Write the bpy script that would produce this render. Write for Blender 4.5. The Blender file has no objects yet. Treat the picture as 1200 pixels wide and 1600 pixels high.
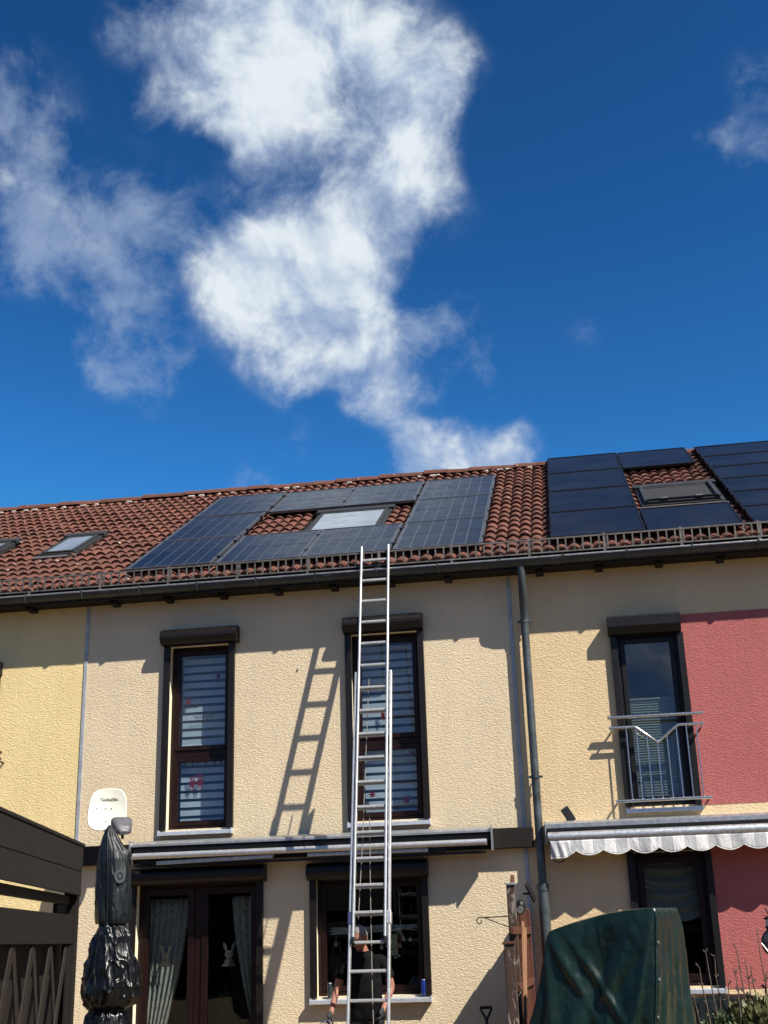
import bpy, bmesh, math, random
from mathutils import Vector, Matrix, noise

# ------------------------------------------------------------------ camera
scene = bpy.context.scene
COL = scene.collection
CAM = Vector((0.0, -14.6, 1.65))
cam = bpy.data.cameras.new('camera')
cam.sensor_fit = 'VERTICAL'; cam.sensor_height = 36.0; cam.lens = 1905.6/1600*36.0
cam.clip_start = 0.1; cam.clip_end = 2000
cam_o = bpy.data.objects.new('camera', cam); COL.objects.link(cam_o)
ax, ay, az = Vector((0.98646, 0.16128, -0.02971)), Vector((0.0811, -0.32231, 0.94315)), Vector((-0.14254, 0.93279, 0.33102))
cam_o.matrix_world = Matrix(((ax.x, ay.x, -az.x, CAM.x), (ax.y, ay.y, -az.y, CAM.y), (ax.z, ay.z, -az.z, CAM.z), (0, 0, 0, 1)))
scene.camera = cam_o

# ------------------------------------------------------------------ light, sky, exposure
SUN_DIR = Vector((1.5, -1.0, 1.97)).normalized()        # towards the sun
SUN_STRENGTH = 5.0
SKY_STRENGTH = 0.07
SKY_VALUE = 0.296
EXPOSURE = 0.85
scene.view_settings.view_transform = 'Standard'
scene.view_settings.look = 'None'
scene.view_settings.exposure = EXPOSURE
scene.view_settings.gamma = 1.0
scene.view_settings.use_curve_mapping = False
sun = bpy.data.lights.new('sun', 'SUN'); sun.energy = SUN_STRENGTH; sun.angle = math.radians(0.5); sun.color = (1.0, 0.94, 0.84)
sun_o = bpy.data.objects.new('sun', sun); COL.objects.link(sun_o)
sun_o.rotation_euler = SUN_DIR.to_track_quat('Z', 'Y').to_euler(); sun_o.location = (20, -20, 30)

# clouds: (direction x, y, z, angular radius, weight) of the puffs of the broken cumulus
PUFFS = [
(-0.231,0.722,0.652,0.0715,1.00),(-0.184,0.755,0.629,0.0778,1.00),(-0.131,0.739,0.661,0.0719,1.00),(-0.257,0.742,0.619,0.0459,0.85),(-0.105,0.811,0.575,0.0701,1.05),
(-0.063,0.774,0.630,0.0389,0.60),(-0.140,0.828,0.544,0.0507,0.75),(-0.095,0.787,0.610,0.0542,0.80),(-0.276,0.716,0.642,0.0285,0.50),(-0.209,0.773,0.599,0.0542,0.75),
(-0.203,0.849,0.488,0.0719,1.15),(-0.158,0.851,0.501,0.0565,1.00),(-0.237,0.830,0.505,0.0407,0.80),(-0.193,0.873,0.447,0.0493,0.75),(-0.212,0.826,0.523,0.0483,0.70),
(-0.202,0.806,0.556,0.0452,0.40),(-0.255,0.838,0.482,0.0306,0.50),(-0.131,0.894,0.428,0.0443,0.62),(-0.109,0.882,0.459,0.0363,0.50),(-0.146,0.902,0.407,0.0314,0.55),
(-0.152,0.884,0.442,0.0312,0.45),(-0.106,0.903,0.417,0.0261,0.40),(-0.074,0.879,0.471,0.0258,0.42),(-0.057,0.896,0.440,0.0285,0.33),(-0.046,0.905,0.423,0.0208,0.25),
(-0.079,0.924,0.375,0.0497,0.85),(-0.110,0.919,0.379,0.0314,0.55),(-0.040,0.929,0.368,0.0313,0.65),(-0.204,0.900,0.386,0.0235,0.28),(-0.243,0.904,0.352,0.0235,0.30),
(-0.375,0.717,0.588,0.0520,0.46),(-0.381,0.693,0.612,0.0325,0.50),(-0.369,0.748,0.552,0.0531,0.42),(-0.393,0.763,0.513,0.0486,0.52),(-0.349,0.778,0.523,0.0492,0.46),
(-0.307,0.782,0.543,0.0495,0.44),(-0.280,0.796,0.537,0.0375,0.44),(-0.324,0.814,0.483,0.0478,0.50),(-0.307,0.836,0.456,0.0356,0.48),(-0.325,0.845,0.425,0.0331,0.46),
(-0.364,0.811,0.458,0.0300,0.36),(-0.355,0.834,0.423,0.0227,0.32),(-0.397,0.729,0.558,0.0214,0.60),(-0.375,0.781,0.499,0.0295,0.35),(-0.299,0.708,0.639,0.0189,0.30),
(0.154,0.811,0.564,0.0300,0.52),(0.175,0.803,0.569,0.0329,0.54),(0.176,0.782,0.598,0.0232,0.28),(0.027,0.890,0.454,0.0200,0.17),(0.136,0.810,0.571,0.0167,0.30),(-0.130,0.853,0.505,0.0382,0.85),(-0.149,0.870,0.470,0.0382,0.75),(-0.249,0.824,0.509,0.0305,0.70),(-0.173,0.837,0.519,0.0407,0.80),
# the bank behind the gardens that the upstairs panes mirror
(0.060,-0.960,0.240,0.120,0.95),(0.270,-0.925,0.250,0.120,0.85),(-0.160,-0.955,0.240,0.110,0.90),(-0.360,-0.910,0.230,0.120,0.95)]

GAPS = [(-0.249,0.787,0.564,0.0315,0.50),(-0.090,0.862,0.499,0.0236,0.45),(-0.185,0.899,0.398,0.0210,0.50),(-0.088,0.908,0.409,0.0199,0.50),(-0.136,0.774,0.618,0.0210,0.30),(-0.053,0.913,0.405,0.0210,0.50),(-0.030,0.820,0.571,0.0262,0.25),(-0.151,0.913,0.378,0.0236,0.60),(-0.164,0.887,0.431,0.0157,0.35),(-0.107,0.870,0.482,0.0184,0.35),(-0.118,0.848,0.518,0.0157,0.25)]     # blue gaps between the puffs
def build_world():
    w = bpy.data.worlds.new('World'); scene.world = w; w.use_nodes = True
    nt = w.node_tree; N = nt.nodes; L = nt.links
    bg = N['Background']; bg.inputs[1].default_value = SKY_STRENGTH
    def new(t, **k):
        n = N.new(t)
        for a, b in k.items(): setattr(n, a, b)
        return n
    def put(sock, v):
        if hasattr(v, 'is_output') or isinstance(v, bpy.types.NodeSocket): L.new(v, sock)
        else: sock.default_value = v
    def M(op, a, b=0.0, c=0.0, clamp=False):
        n = new('ShaderNodeMath', operation=op, use_clamp=clamp)
        put(n.inputs[0], a); put(n.inputs[1], b); put(n.inputs[2], c); return n.outputs[0]
    def V(op, a, b=(0, 0, 0)):
        n = new('ShaderNodeVectorMath', operation=op)
        put(n.inputs[0], a); put(n.inputs[1], b); return n
    def noise_tex(vec, scale, detail, rough, dist=0.0, lac=2.0):
        n = new('ShaderNodeTexNoise'); n.noise_dimensions = '3D'
        put(n.inputs['Vector'], vec); n.inputs['Scale'].default_value = scale; n.inputs['Detail'].default_value = detail
        n.inputs['Roughness'].default_value = rough; n.inputs['Distortion'].default_value = dist; n.inputs['Lacunarity'].default_value = lac
        return n
    def ramp01(v, lo, hi, smooth=True):
        n = new('ShaderNodeMapRange'); n.interpolation_type = 'SMOOTHSTEP' if smooth else 'LINEAR'
        put(n.inputs['Value'], v); n.inputs['From Min'].default_value = lo; n.inputs['From Max'].default_value = hi
        return n.outputs[0]
    def mixc(f, a, b):
        n = new('ShaderNodeMix', data_type='RGBA'); put(n.inputs[0], f); put(n.inputs[6], a); put(n.inputs[7], b); return n.outputs[2]
    def mixc_mul(a, b):
        n = new('ShaderNodeMix', data_type='RGBA', blend_type='MULTIPLY'); n.inputs[0].default_value = 1.0; put(n.inputs[6], a); put(n.inputs[7], b); return n.outputs[2]
    sky = new('ShaderNodeTexSky', sky_type='NISHITA', sun_disc=False)
    sky.sun_elevation = math.asin(SUN_DIR.z); sky.sun_rotation = math.atan2(SUN_DIR.x, SUN_DIR.y)
    sky.altitude = 300; sky.air_density = 1.0; sky.dust_density = 0.25; sky.ozone_density = 2.5
    hs = new('ShaderNodeHueSaturation'); hs.inputs['Saturation'].default_value = 1.0; hs.inputs['Value'].default_value = SKY_VALUE
    gm = new('ShaderNodeGamma'); gm.inputs['Gamma'].default_value = 2.0                # the camera's deep, saturated blue
    L.new(sky.outputs[0], gm.inputs['Color']); L.new(mixc_mul(gm.outputs[0], (0.486, 1.09, 1.0, 1)), hs.inputs['Color'])
    cap = V('MINIMUM', hs.outputs[0], (0.95, 2.05, 5.1)).outputs[0]                    # no glare round the sun or the horizon
    tc = new('ShaderNodeTexCoord'); d = tc.outputs['Generated']
    warp = noise_tex(d, 8.0, 2.5, 0.5).outputs['Color']
    wv = V('SCALE', V('SUBTRACT', warp, (0.5, 0.5, 0.5)).outputs[0]); wv.inputs['Scale'].default_value = 0.05
    dw = V('ADD', d, wv.outputs[0]).outputs[0]
    thick = thin = None
    for (x, y, z, r, wt) in PUFFS:
        dist = V('DISTANCE', dw, (x, y, z)).outputs['Value']
        fat = wt >= 0.545
        p = M('MULTIPLY', ramp01(dist, r*1.35, r*0.1), wt if fat else wt*1.35)
        cur = thick if fat else thin
        cur = p if cur is None else M('ADD', cur, M('MULTIPLY', p, M('SUBTRACT', 1.0, M('MULTIPLY', cur, 0.7))))
        if fat: thick = cur
        else: thin = cur
    for (x, y, z, r, wt) in GAPS:
        dist = V('DISTANCE', dw, (x, y, z)).outputs['Value']
        thick = M('SUBTRACT', thick, M('MULTIPLY', ramp01(dist, r*1.6, r*0.2), wt))
    thick = M('MAXIMUM', thick, 0.0)
    # beyond the puffs above: the same broken cloud carries on round the rest of the sky
    big = noise_tex(V('ADD', d, (1.3, 5.7, 0.2)).outputs[0], 3.4, 3.0, 0.5).outputs['Fac']
    away = ramp01(V('DISTANCE', d, (-0.12, 0.834, 0.539)).outputs['Value'], 0.36, 0.5)
    thick = M('MAXIMUM', thick, M('MULTIPLY', ramp01(big, 0.49, 0.68), away))
    sep = new('ShaderNodeSeparateXYZ'); L.new(d, sep.inputs[0])
    f1 = noise_tex(dw, 13.0, 10.0, 0.64, 0.12).outputs['Fac']
    f2 = noise_tex(d, 7.0, 3.0, 0.5, 0.2).outputs['Fac']
    f3 = noise_tex(dw, 20.0, 8.0, 0.62, 0.0).outputs['Fac']
    def density(field, fn, gain, centre, amt):
        amp = M('MULTIPLY', M('SUBTRACT', fn, centre), M('MULTIPLY', ramp01(field, 0.0, 0.35), amt))
        return M('ADD', M('ADD', M('MULTIPLY', field, gain), amp), M('MULTIPLY', M('SUBTRACT', f2, 0.5), M('MULTIPLY', field, 0.9)))
    dens = density(thick, f1, 1.0, 0.54, 2.6)
    dthin = density(thin, f3, 0.8, 0.55, 2.5)
    a1 = ramp01(dens, 0.0, 1.12)
    a2 = M('MULTIPLY', ramp01(dthin, 0.0, 1.05), 0.58)
    alpha = M('SUBTRACT', M('ADD', a1, a2), M('MULTIPLY', a1, a2))
    above = ramp01(sep.outputs[2], 0.0, 0.12)
    alpha = M('MULTIPLY', M('MULTIPLY', alpha, above), 0.97)
    f1b = noise_tex(V('ADD', dw, (0.013, -0.004, 0.020)).outputs[0], 13.0, 4.0, 0.6, 0.12).outputs['Fac']      # a step towards the sun: lit and shaded sides
    f1a = noise_tex(dw, 13.0, 4.0, 0.6, 0.12).outputs['Fac']
    dens_l = M('ADD', dens, M('MULTIPLY', M('SUBTRACT', f1a, f1b), 3.2))
    lit = ramp01(M('ADD', dens_l, M('ADD', M('MULTIPLY', M('SUBTRACT', f2, 0.5), 1.5), M('MULTIPLY', M('SUBTRACT', f3, 0.5), 1.1))), 0.15, 1.65)
    ccol = mixc(lit, (3.5, 4.35, 5.7, 1), (6.5, 7.0, 7.3, 1))
    L.new(mixc(alpha, cap, ccol), bg.inputs[0])
build_world()

# ------------------------------------------------------------------ helpers
random.seed(7)
def thing(name, label, cat, loc=(0, 0, 0), group=None, rotz=0.0):
    o = bpy.data.objects.new(name, None); COL.objects.link(o); o.location = loc; o.rotation_euler = (0, 0, rotz)
    o.empty_display_size = 0.1
    return tag(o, label, cat, group)
def tag(o, label, cat, group=None):
    o['label'] = label; o['category'] = cat
    if group: o['group'] = group
    return o
def link(name, mesh, parent=None):
    o = bpy.data.objects.new(name, mesh); COL.objects.link(o)
    if parent: o.parent = parent; o.matrix_parent_inverse = Matrix.Identity(4)
    return o
def root_offset(parent):
    # world offset of an (unrotated) parent chain
    v = Vector((0, 0, 0)); p = parent
    while p: v += p.location; p = p.parent
    return v

class MB:
    """collects shapes in world coordinates, builds ONE mesh object"""
    def __init__(self, tf=None): self.v = []; self.f = []; self.m = []; self.s = []; self.tf = tf
    def add(self, vs, fs, mat=0, smooth=False):
        b = len(self.v)
        self.v += [self.tf(*p) if self.tf else tuple(p) for p in vs]
        for q in fs: self.f.append(tuple(b+i for i in q)); self.m.append(mat); self.s.append(smooth)
        return self
    def box(self, x0, x1, y0, y1, z0, z1, mat=0):
        vs = [(x, y, z) for x in (x0, x1) for y in (y0, y1) for z in (z0, z1)]
        return self.add(vs, [(0, 1, 3, 2), (4, 6, 7, 5), (0, 4, 5, 1), (2, 3, 7, 6), (0, 2, 6, 4), (1, 5, 7, 3)], mat)
    def ring(self, x0, x1, z0, z1, y0, y1, wl, wr=None, wb=None, wt=None, mat=0):
        wr = wl if wr is None else wr; wb = wl if wb is None else wb; wt = wl if wt is None else wt
        self.box(x0, x0+wl, y0, y1, z0, z1, mat); self.box(x1-wr, x1, y0, y1, z0, z1, mat)
        self.box(x0+wl, x1-wr, y0, y1, z0, z0+wb, mat); self.box(x0+wl, x1-wr, y0, y1, z1-wt, z1, mat); return self
    def prism_x(self, prof, x0, x1, mat=0, smooth=False):
        n = len(prof); vs = [(x0, y, z) for y, z in prof]+[(x1, y, z) for y, z in prof]
        self.add(vs, [(i, (i+1) % n, n+(i+1) % n, n+i) for i in range(n)], mat, smooth)
        self.add(vs[:n], [tuple(range(n))[::-1]], mat); self.add(vs[n:], [tuple(range(n))], mat); return self
    def tube(self, pts, r, n=8, mat=0, cap=True, smooth=True):
        pts = [Vector(p) for p in pts]; rs = r if isinstance(r, (list, tuple)) else [r]*len(pts)
        rings = []; up = None
        for i, p in enumerate(pts):
            t = (pts[min(i+1, len(pts)-1)]-pts[max(i-1, 0)]).normalized()
            if up is None: up = t.orthogonal().normalized()
            up = (up-t*up.dot(t))
            up = up.normalized() if up.length > 1e-6 else t.orthogonal().normalized()
            sd = t.cross(up)
            rings.append([p+(up*math.cos(2*math.pi*k/n)+sd*math.sin(2*math.pi*k/n))*rs[i] for k in range(n)])
        vs = [tuple(q) for R in rings for q in R]; fs = []
        for i in range(len(pts)-1):
            for k in range(n): fs.append((i*n+k, i*n+(k+1) % n, (i+1)*n+(k+1) % n, (i+1)*n+k))
        self.add(vs, fs, mat, smooth)
        if cap:
            self.add(vs[:n], [tuple(range(n))[::-1]], mat); self.add(vs[-n:], [tuple(range(n))], mat)
        return self
    def bar(self, a, b, w, h, up=(0, 0, 1), mat=0):
        a = Vector(a); b = Vector(b); t = (b-a).normalized(); up = Vector(up); s = t.cross(up).normalized(); u = s.cross(t)
        vs = [tuple(p+s*i*w/2+u*j*h/2) for p in (a, b) for i, j in ((-1, -1), (1, -1), (1, 1), (-1, 1))]
        return self.add(vs, [(3, 2, 1, 0), (4, 5, 6, 7), (0, 1, 5, 4), (1, 2, 6, 5), (2, 3, 7, 6), (3, 0, 4, 7)], mat)
    def grid(self, fn, nu, nv, mat=0, smooth=True, closed_u=False):
        vs = [fn(i/nu, j/nv) for j in range(nv+1) for i in range(nu+(0 if closed_u else 1))]
        w = nu if closed_u else nu+1; fs = []
        for j in range(nv):
            for i in range(nu):
                a = j*w+i; b = j*w+(i+1) % w if closed_u else j*w+i+1
                fs.append((a, b, b+w, a+w))
        return self.add(vs, fs, mat, smooth)
    def lathe(self, prof, c, n=16, mat=0, smooth=True):
        vs = [(c[0]+r*math.cos(2*math.pi*k/n), c[1]+r*math.sin(2*math.pi*k/n), c[2]+z) for r, z in prof for k in range(n)]
        fs = [(i*n+k, i*n+(k+1) % n, (i+1)*n+(k+1) % n, (i+1)*n+k) for i in range(len(prof)-1) for k in range(n)]
        return self.add(vs, fs, mat, smooth)
    def mesh(self, name, mats, off=Vector((0, 0, 0))):
        me = bpy.data.meshes.new(name)
        me.from_pydata([(p[0]-off.x, p[1]-off.y, p[2]-off.z) for p in self.v], [], self.f)
        for m in (mats if isinstance(mats, (list, tuple)) else [mats]): me.materials.append(m)
        me.polygons.foreach_set('material_index', self.m); me.polygons.foreach_set('use_smooth', self.s)
        bm = bmesh.new(); bm.from_mesh(me); bmesh.ops.recalc_face_normals(bm, faces=bm.faces); bm.to_mesh(me); bm.free()
        me.update(); return me
    def build(self, name, mats, parent=None, bevel=0.0, keep_normals=False):
        o = link(name, self.mesh(name, mats, root_offset(parent) if parent else Vector((0, 0, 0))), parent)
        if bevel:
            b = o.modifiers.new('bevel', 'BEVEL'); b.width = bevel; b.segments = 2; b.limit_method = 'ANGLE'; b.angle_limit = 0.7
            b.harden_normals = False
        return o
    def alone(self, name, mats, label, cat, group=None, bevel=0.0):
        return tag(self.build(name, mats, None, bevel), label, cat, group)

# ------------------------------------------------------------------ materials
def nodes(name):
    m = bpy.data.materials.new(name); m.use_nodes = True
    nt = m.node_tree; return m, nt, nt.nodes['Principled BSDF']
def c4(c): return (c[0], c[1], c[2], 1)
def tex_noise(nt, scale, detail=4, rough=0.55, dist=0.0, coord='Object', mapping=None):
    tc = nt.nodes.new('ShaderNodeTexCoord'); n = nt.nodes.new('ShaderNodeTexNoise')
    n.inputs['Scale'].default_value = scale; n.inputs['Detail'].default_value = detail
    n.inputs['Roughness'].default_value = rough; n.inputs['Distortion'].default_value = dist
    src = tc.outputs[coord]
    if coord == 'World':
        g = nt.nodes.new('ShaderNodeNewGeometry'); src = g.outputs['Position']
    if mapping:
        mp = nt.nodes.new('ShaderNodeMapping'); mp.inputs['Rotation'].default_value = mapping[0]; mp.inputs['Scale'].default_value = mapping[1]
        nt.links.new(src, mp.inputs[0]); src = mp.outputs[0]
    nt.links.new(src, n.inputs['Vector']); return n
def world_noise(nt, scale, detail=4, rough=0.55, dist=0.0, mapping=None):
    g = nt.nodes.new('ShaderNodeNewGeometry'); n = nt.nodes.new('ShaderNodeTexNoise')
    n.inputs['Scale'].default_value = scale; n.inputs['Detail'].default_value = detail
    n.inputs['Roughness'].default_value = rough; n.inputs['Distortion'].default_value = dist
    src = g.outputs['Position']
    if mapping:
        mp = nt.nodes.new('ShaderNodeMapping'); mp.inputs['Rotation'].default_value = mapping[0]; mp.inputs['Scale'].default_value = mapping[1]
        nt.links.new(src, mp.inputs[0]); src = mp.outputs[0]
    nt.links.new(src, n.inputs['Vector']); return n
def rng(nt, sock, a, b, c, d):
    r = nt.nodes.new('ShaderNodeMapRange'); nt.links.new(sock, r.inputs['Value'])
    for k, v in zip(('From Min', 'From Max', 'To Min', 'To Max'), (a, b, c, d)): r.inputs[k].default_value = v
    return r.outputs[0]
def mix(nt, fac, a, b, blend='MIX'):
    n = nt.nodes.new('ShaderNodeMix'); n.data_type = 'RGBA'; n.blend_type = blend
    for s, v in ((n.inputs[0], fac), (n.inputs[6], a), (n.inputs[7], b)):
        if isinstance(v, bpy.types.NodeSocket): nt.links.new(v, s)
        else: s.default_value = c4(v) if isinstance(v, tuple) else v
    return n.outputs[2]
def bump(nt, bs, h, strength, dist):
    b = nt.nodes.new('ShaderNodeBump'); b.inputs['Strength'].default_value = strength; b.inputs['Distance'].default_value = dist
    nt.links.new(h, b.inputs['Height']); nt.links.new(b.outputs[0], bs.inputs['Normal']); return b
def mat_simple(name, col, rough=0.5, metal=0.0, var=0.15, scale=12.0, bumpd=0.0, bscale=60.0, spec=0.5, col2=None, coat=0.0):
    m, nt, b = nodes(name)
    n = world_noise(nt, scale, 5, 0.6)
    c2 = col2 or tuple(x*(1-var*2) for x in col)
    f = rng(nt, n.outputs['Fac'], 0.3, 0.7, 0, 1)
    nt.links.new(mix(nt, f, c2, tuple(min(1, x*(1+var*0.6)) for x in col) if not col2 else col), b.inputs['Base Color'])
    b.inputs['Roughness'].default_value = rough; b.inputs['Metallic'].default_value = metal; b.inputs['Specular IOR Level'].default_value = spec
    b.inputs['Coat Weight'].default_value = coat
    n2 = world_noise(nt, scale*2.7, 3, 0.6)
    nt.links.new(rng(nt, n2.outputs['Fac'], 0.3, 0.7, max(0.02, rough-0.08), min(1, rough+0.1)), b.inputs['Roughness'])
    if bumpd:
        n3 = world_noise(nt, bscale, 4, 0.6); bump(nt, b, n3.outputs['Fac'], 0.8, bumpd)
    return m
def mat_plaster(name, col, col2):
    m, nt, b = nodes(name)
    big = world_noise(nt, 0.9, 5, 0.6); fine = world_noise(nt, 34, 3, 0.6)
    c = mix(nt, rng(nt, big.outputs['Fac'], 0.3, 0.72, 0, 1), col2, col)
    # rain streaks: thin vertical variations
    st = world_noise(nt, 5.5, 4, 0.6, 0.0, ((0, 0, 0), (1, 1, 0.12)))
    blot = world_noise(nt, 2.6, 6, 0.7)
    c = mix(nt, rng(nt, blot.outputs['Fac'], 0.5, 0.8, 0, 0.30), c, tuple(x*y for x, y in zip(col, (0.86, 0.76, 0.64))))
    c = mix(nt, rng(nt, st.outputs['Fac'], 0.45, 0.85, 0, 0.45), c, tuple(x*0.72 for x in col))
    c = mix(nt, rng(nt, fine.outputs['Fac'], 0.38, 0.62, 0, 0.30), c, tuple(x*0.75 for x in col))
    nt.links.new(c, b.inputs['Base Color'])
    b.inputs['Roughness'].default_value = 0.92; b.inputs['Specular IOR Level'].default_value = 0.15
    # scratched float render: short slanting grooves between grains
    n1 = world_noise(nt, 30, 3.5, 0.6, 0.9, ((0, math.radians(38), 0), (1.0, 1.0, 2.1)))
    n2 = world_noise(nt, 75, 3, 0.6, 0.2)
    h = nt.nodes.new('ShaderNodeMath'); h.operation = 'MULTIPLY_ADD'; nt.links.new(rng(nt, n1.outputs['Fac'], 0.38, 0.6, 0, 1), h.inputs[0]); h.inputs[1].default_value = 1.0
    h2 = nt.nodes.new('ShaderNodeMath'); h2.operation = 'MULTIPLY'; nt.links.new(n2.outputs['Fac'], h2.inputs[0]); h2.inputs[1].default_value = 0.8
    nt.links.new(h2.outputs[0], h.inputs[2])
    bump(nt, b, h.outputs[0], 0.5, 0.011)
    return m
def mat_tile(name):
    m, nt, b = nodes(name)
    oi = nt.nodes.new('ShaderNodeObjectInfo')
    big = world_noise(nt, 1.6, 5, 0.6); fine = world_noise(nt, 26, 5, 0.65); spots = world_noise(nt, 11, 2.5, 0.55)
    c = mix(nt, rng(nt, oi.outputs['Random'], 0, 1, 0, 1), (0.110, 0.043, 0.030), (0.162, 0.065, 0.046))
    c = mix(nt, rng(nt, big.outputs['Fac'], 0.35, 0.7, 0, 0.7), c, (0.080, 0.043, 0.033))
    c = mix(nt, rng(nt, fine.outputs['Fac'], 0.45, 0.72, 0, 0.75), c, (0.050, 0.028, 0.022))
    c = mix(nt, rng(nt, spots.outputs['Fac'], 0.70, 0.735, 0, 0.8), c, (0.50, 0.45, 0.38))
    nt.links.new(c, b.inputs['Base Color']); b.inputs['Roughness'].default_value = 0.85; b.inputs['Specular IOR Level'].default_value = 0.15
    bump(nt, b, fine.outputs['Fac'], 0.6, 0.006); return m
def mat_wood(name, col, col2, peel=None, rough=0.65, axis=(1, 1, 0.08)):
    m, nt, b = nodes(name)
    g = world_noise(nt, 45, 5, 0.6, 0.6, ((0, 0, 0), axis)); big = world_noise(nt, 4, 4, 0.6)
    c = mix(nt, rng(nt, g.outputs['Fac'], 0.3, 0.7, 0, 1), col2, col)
    c = mix(nt, rng(nt, big.outputs['Fac'], 0.4, 0.75, 0, 0.5), c, tuple(x*0.55 for x in col))
    if peel:
        p = world_noise(nt, 16, 5, 0.65, 0.8, ((0, 0, 0), (1, 1, 0.35)))
        c = mix(nt, rng(nt, p.outputs['Fac'], peel[1], peel[1]+0.06, 0, 1), c, peel[0])
    nt.links.new(c, b.inputs['Base Color']); b.inputs['Roughness'].default_value = rough; b.inputs['Specular IOR Level'].default_value = 0.3
    bump(nt, b, g.outputs['Fac'], 0.7, 0.004); return m
def mat_glass(name, tint=(0.75, 0.8, 0.82), ior=1.62):
    m = bpy.data.materials.new(name); m.use_nodes = True; nt = m.node_tree; nt.nodes.clear()
    o = nt.nodes.new('ShaderNodeOutputMaterial'); mx = nt.nodes.new('ShaderNodeMixShader'); fr = nt.nodes.new('ShaderNodeFresnel')
    t = nt.nodes.new('ShaderNodeBsdfTransparent'); g = nt.nodes.new('ShaderNodeBsdfGlossy')
    fr.inputs[0].default_value = ior; t.inputs[0].default_value = c4(tint); g.inputs['Roughness'].default_value = 0.005; g.inputs[0].default_value = (0.95, 0.97, 1, 1)
    n = world_noise(nt, 2.2, 1, 0.5); bp = nt.nodes.new('ShaderNodeBump'); bp.inputs['Strength'].default_value = 0.12; bp.inputs['Distance'].default_value = 0.01
    nt.links.new(n.outputs['Fac'], bp.inputs['Height']); nt.links.new(bp.outputs[0], g.inputs['Normal'])
    ge = nt.nodes.new('ShaderNodeNewGeometry'); nt.links.new(rng(nt, ge.outputs['Backfacing'], 0, 1, ior, 1/ior), fr.inputs[0])
    nt.links.new(fr.outputs[0], mx.inputs[0]); nt.links.new(t.outputs[0], mx.inputs[1]); nt.links.new(g.outputs[0], mx.inputs[2]); nt.links.new(mx.outputs[0], o.inputs[0])
    return m
def mat_cloth(name, col, col2, trans=0.35, scale=40, dots=None):
    m = bpy.data.materials.new(name); m.use_nodes = True; nt = m.node_tree; b = nt.nodes['Principled BSDF']
    n = world_noise(nt, scale, 4, 0.6); c = mix(nt, rng(nt, n.outputs['Fac'], 0.3, 0.7, 0, 1), col2, col)
    if dots:
        vo = nt.nodes.new('ShaderNodeTexVoronoi'); vo.inputs['Scale'].default_value = 15
        g = nt.nodes.new('ShaderNodeNewGeometry'); nt.links.new(g.outputs['Position'], vo.inputs['Vector'])
        c = mix(nt, rng(nt, vo.outputs['Distance'], 0.17, 0.23, 0.8, 0), c, dots)
    nt.links.new(c, b.inputs['Base Color']); b.inputs['Roughness'].default_value = 0.85; b.inputs['Specular IOR Level'].default_value = 0.2
    tr = nt.nodes.new('ShaderNodeBsdfTranslucent'); nt.links.new(c, tr.inputs[0])
    mx = nt.nodes.new('ShaderNodeMixShader'); mx.inputs[0].default_value = trans
    nt.links.new(b.outputs[0], mx.inputs[1]); nt.links.new(tr.outputs[0], mx.inputs[2]); nt.links.new(mx.outputs[0], nt.nodes['Material Output'].inputs[0])
    return m
def mat_tarp(name, col, col2, rough=0.3, bscale=7, bd=0.03, spec=0.5):
    m, nt, b = nodes(name)
    n = world_noise(nt, 3, 5, 0.6); nt.links.new(mix(nt, rng(nt, n.outputs['Fac'], 0.3, 0.7, 0, 1), col2, col), b.inputs['Base Color'])
    b.inputs['Specular IOR Level'].default_value = spec
    r = world_noise(nt, 9, 4, 0.6); nt.links.new(rng(nt, r.outputs['Fac'], 0.3, 0.7, rough-0.08, rough+0.14), b.inputs['Roughness'])
    w = world_noise(nt, bscale, 4, 0.5, 0.8, ((0.3, 0.2, 0), (1, 1, 0.5))); bump(nt, b, w.outputs['Fac'], 0.8, bd); return m

MT = {}
MT['yellow'] = mat_plaster('yellow render', (0.80, 0.635, 0.325), (0.73, 0.575, 0.29))
MT['beige'] = mat_plaster('beige render', (0.70, 0.58, 0.395), (0.635, 0.52, 0.35))
MT['tan'] = mat_plaster('tan render', (0.72, 0.56, 0.34), (0.64, 0.48, 0.28))
MT['red'] = mat_plaster('red render', (0.43, 0.135, 0.125), (0.385, 0.117, 0.11))
MT['tile'] = mat_tile('concrete roof tile')
MT['zinc'] = mat_simple('weathered zinc', (0.05, 0.056, 0.06), 0.45, 0.4, 0.2, 6)
MT['zinclip'] = mat_simple('highlit zinc bead', (0.55, 0.56, 0.56), 0.35, 0.9, 0.15, 20)  # highlight along the gutter lip put into a paler zinc
MT['pipe'] = mat_simple('patinated zinc pipe', (0.075, 0.092, 0.098), 0.45, 0.3, 0.3, 5, spec=0.4)
MT['alu'] = mat_simple('mill aluminium', (0.56, 0.56, 0.555), 0.4, 0.7, 0.12, 25)
MT['alu_dull'] = mat_simple('dull aluminium', (0.50, 0.51, 0.52), 0.42, 0.85, 0.15, 18)
MT['steel'] = mat_simple('brushed stainless steel', (0.66, 0.64, 0.60), 0.25, 1.0, 0.08, 30)
MT['guard'] = mat_simple('galvanised guard', (0.12, 0.11, 0.10), 0.6, 0.3, 0.3, 14)
MT['brownpvc'] = mat_simple('dark brown plastic', (0.0085, 0.006, 0.0055), 0.42, 0, 0.15, 10, spec=0.3)
MT['maroon'] = mat_simple('mahogany window frame', (0.012, 0.0035, 0.0032), 0.4, 0, 0.2, 14, spec=0.25)
MT['black'] = mat_simple('black powder coat', (0.006, 0.006, 0.0065), 0.45, 0, 0.15, 14, spec=0.3)
MT['sill'] = mat_simple('silver sill', (0.60, 0.63, 0.68), 0.38, 0.5, 0.1, 16)
MT['soffit'] = mat_wood('dark soffit wood', (0.010, 0.007, 0.005), (0.006, 0.004, 0.003))
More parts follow.
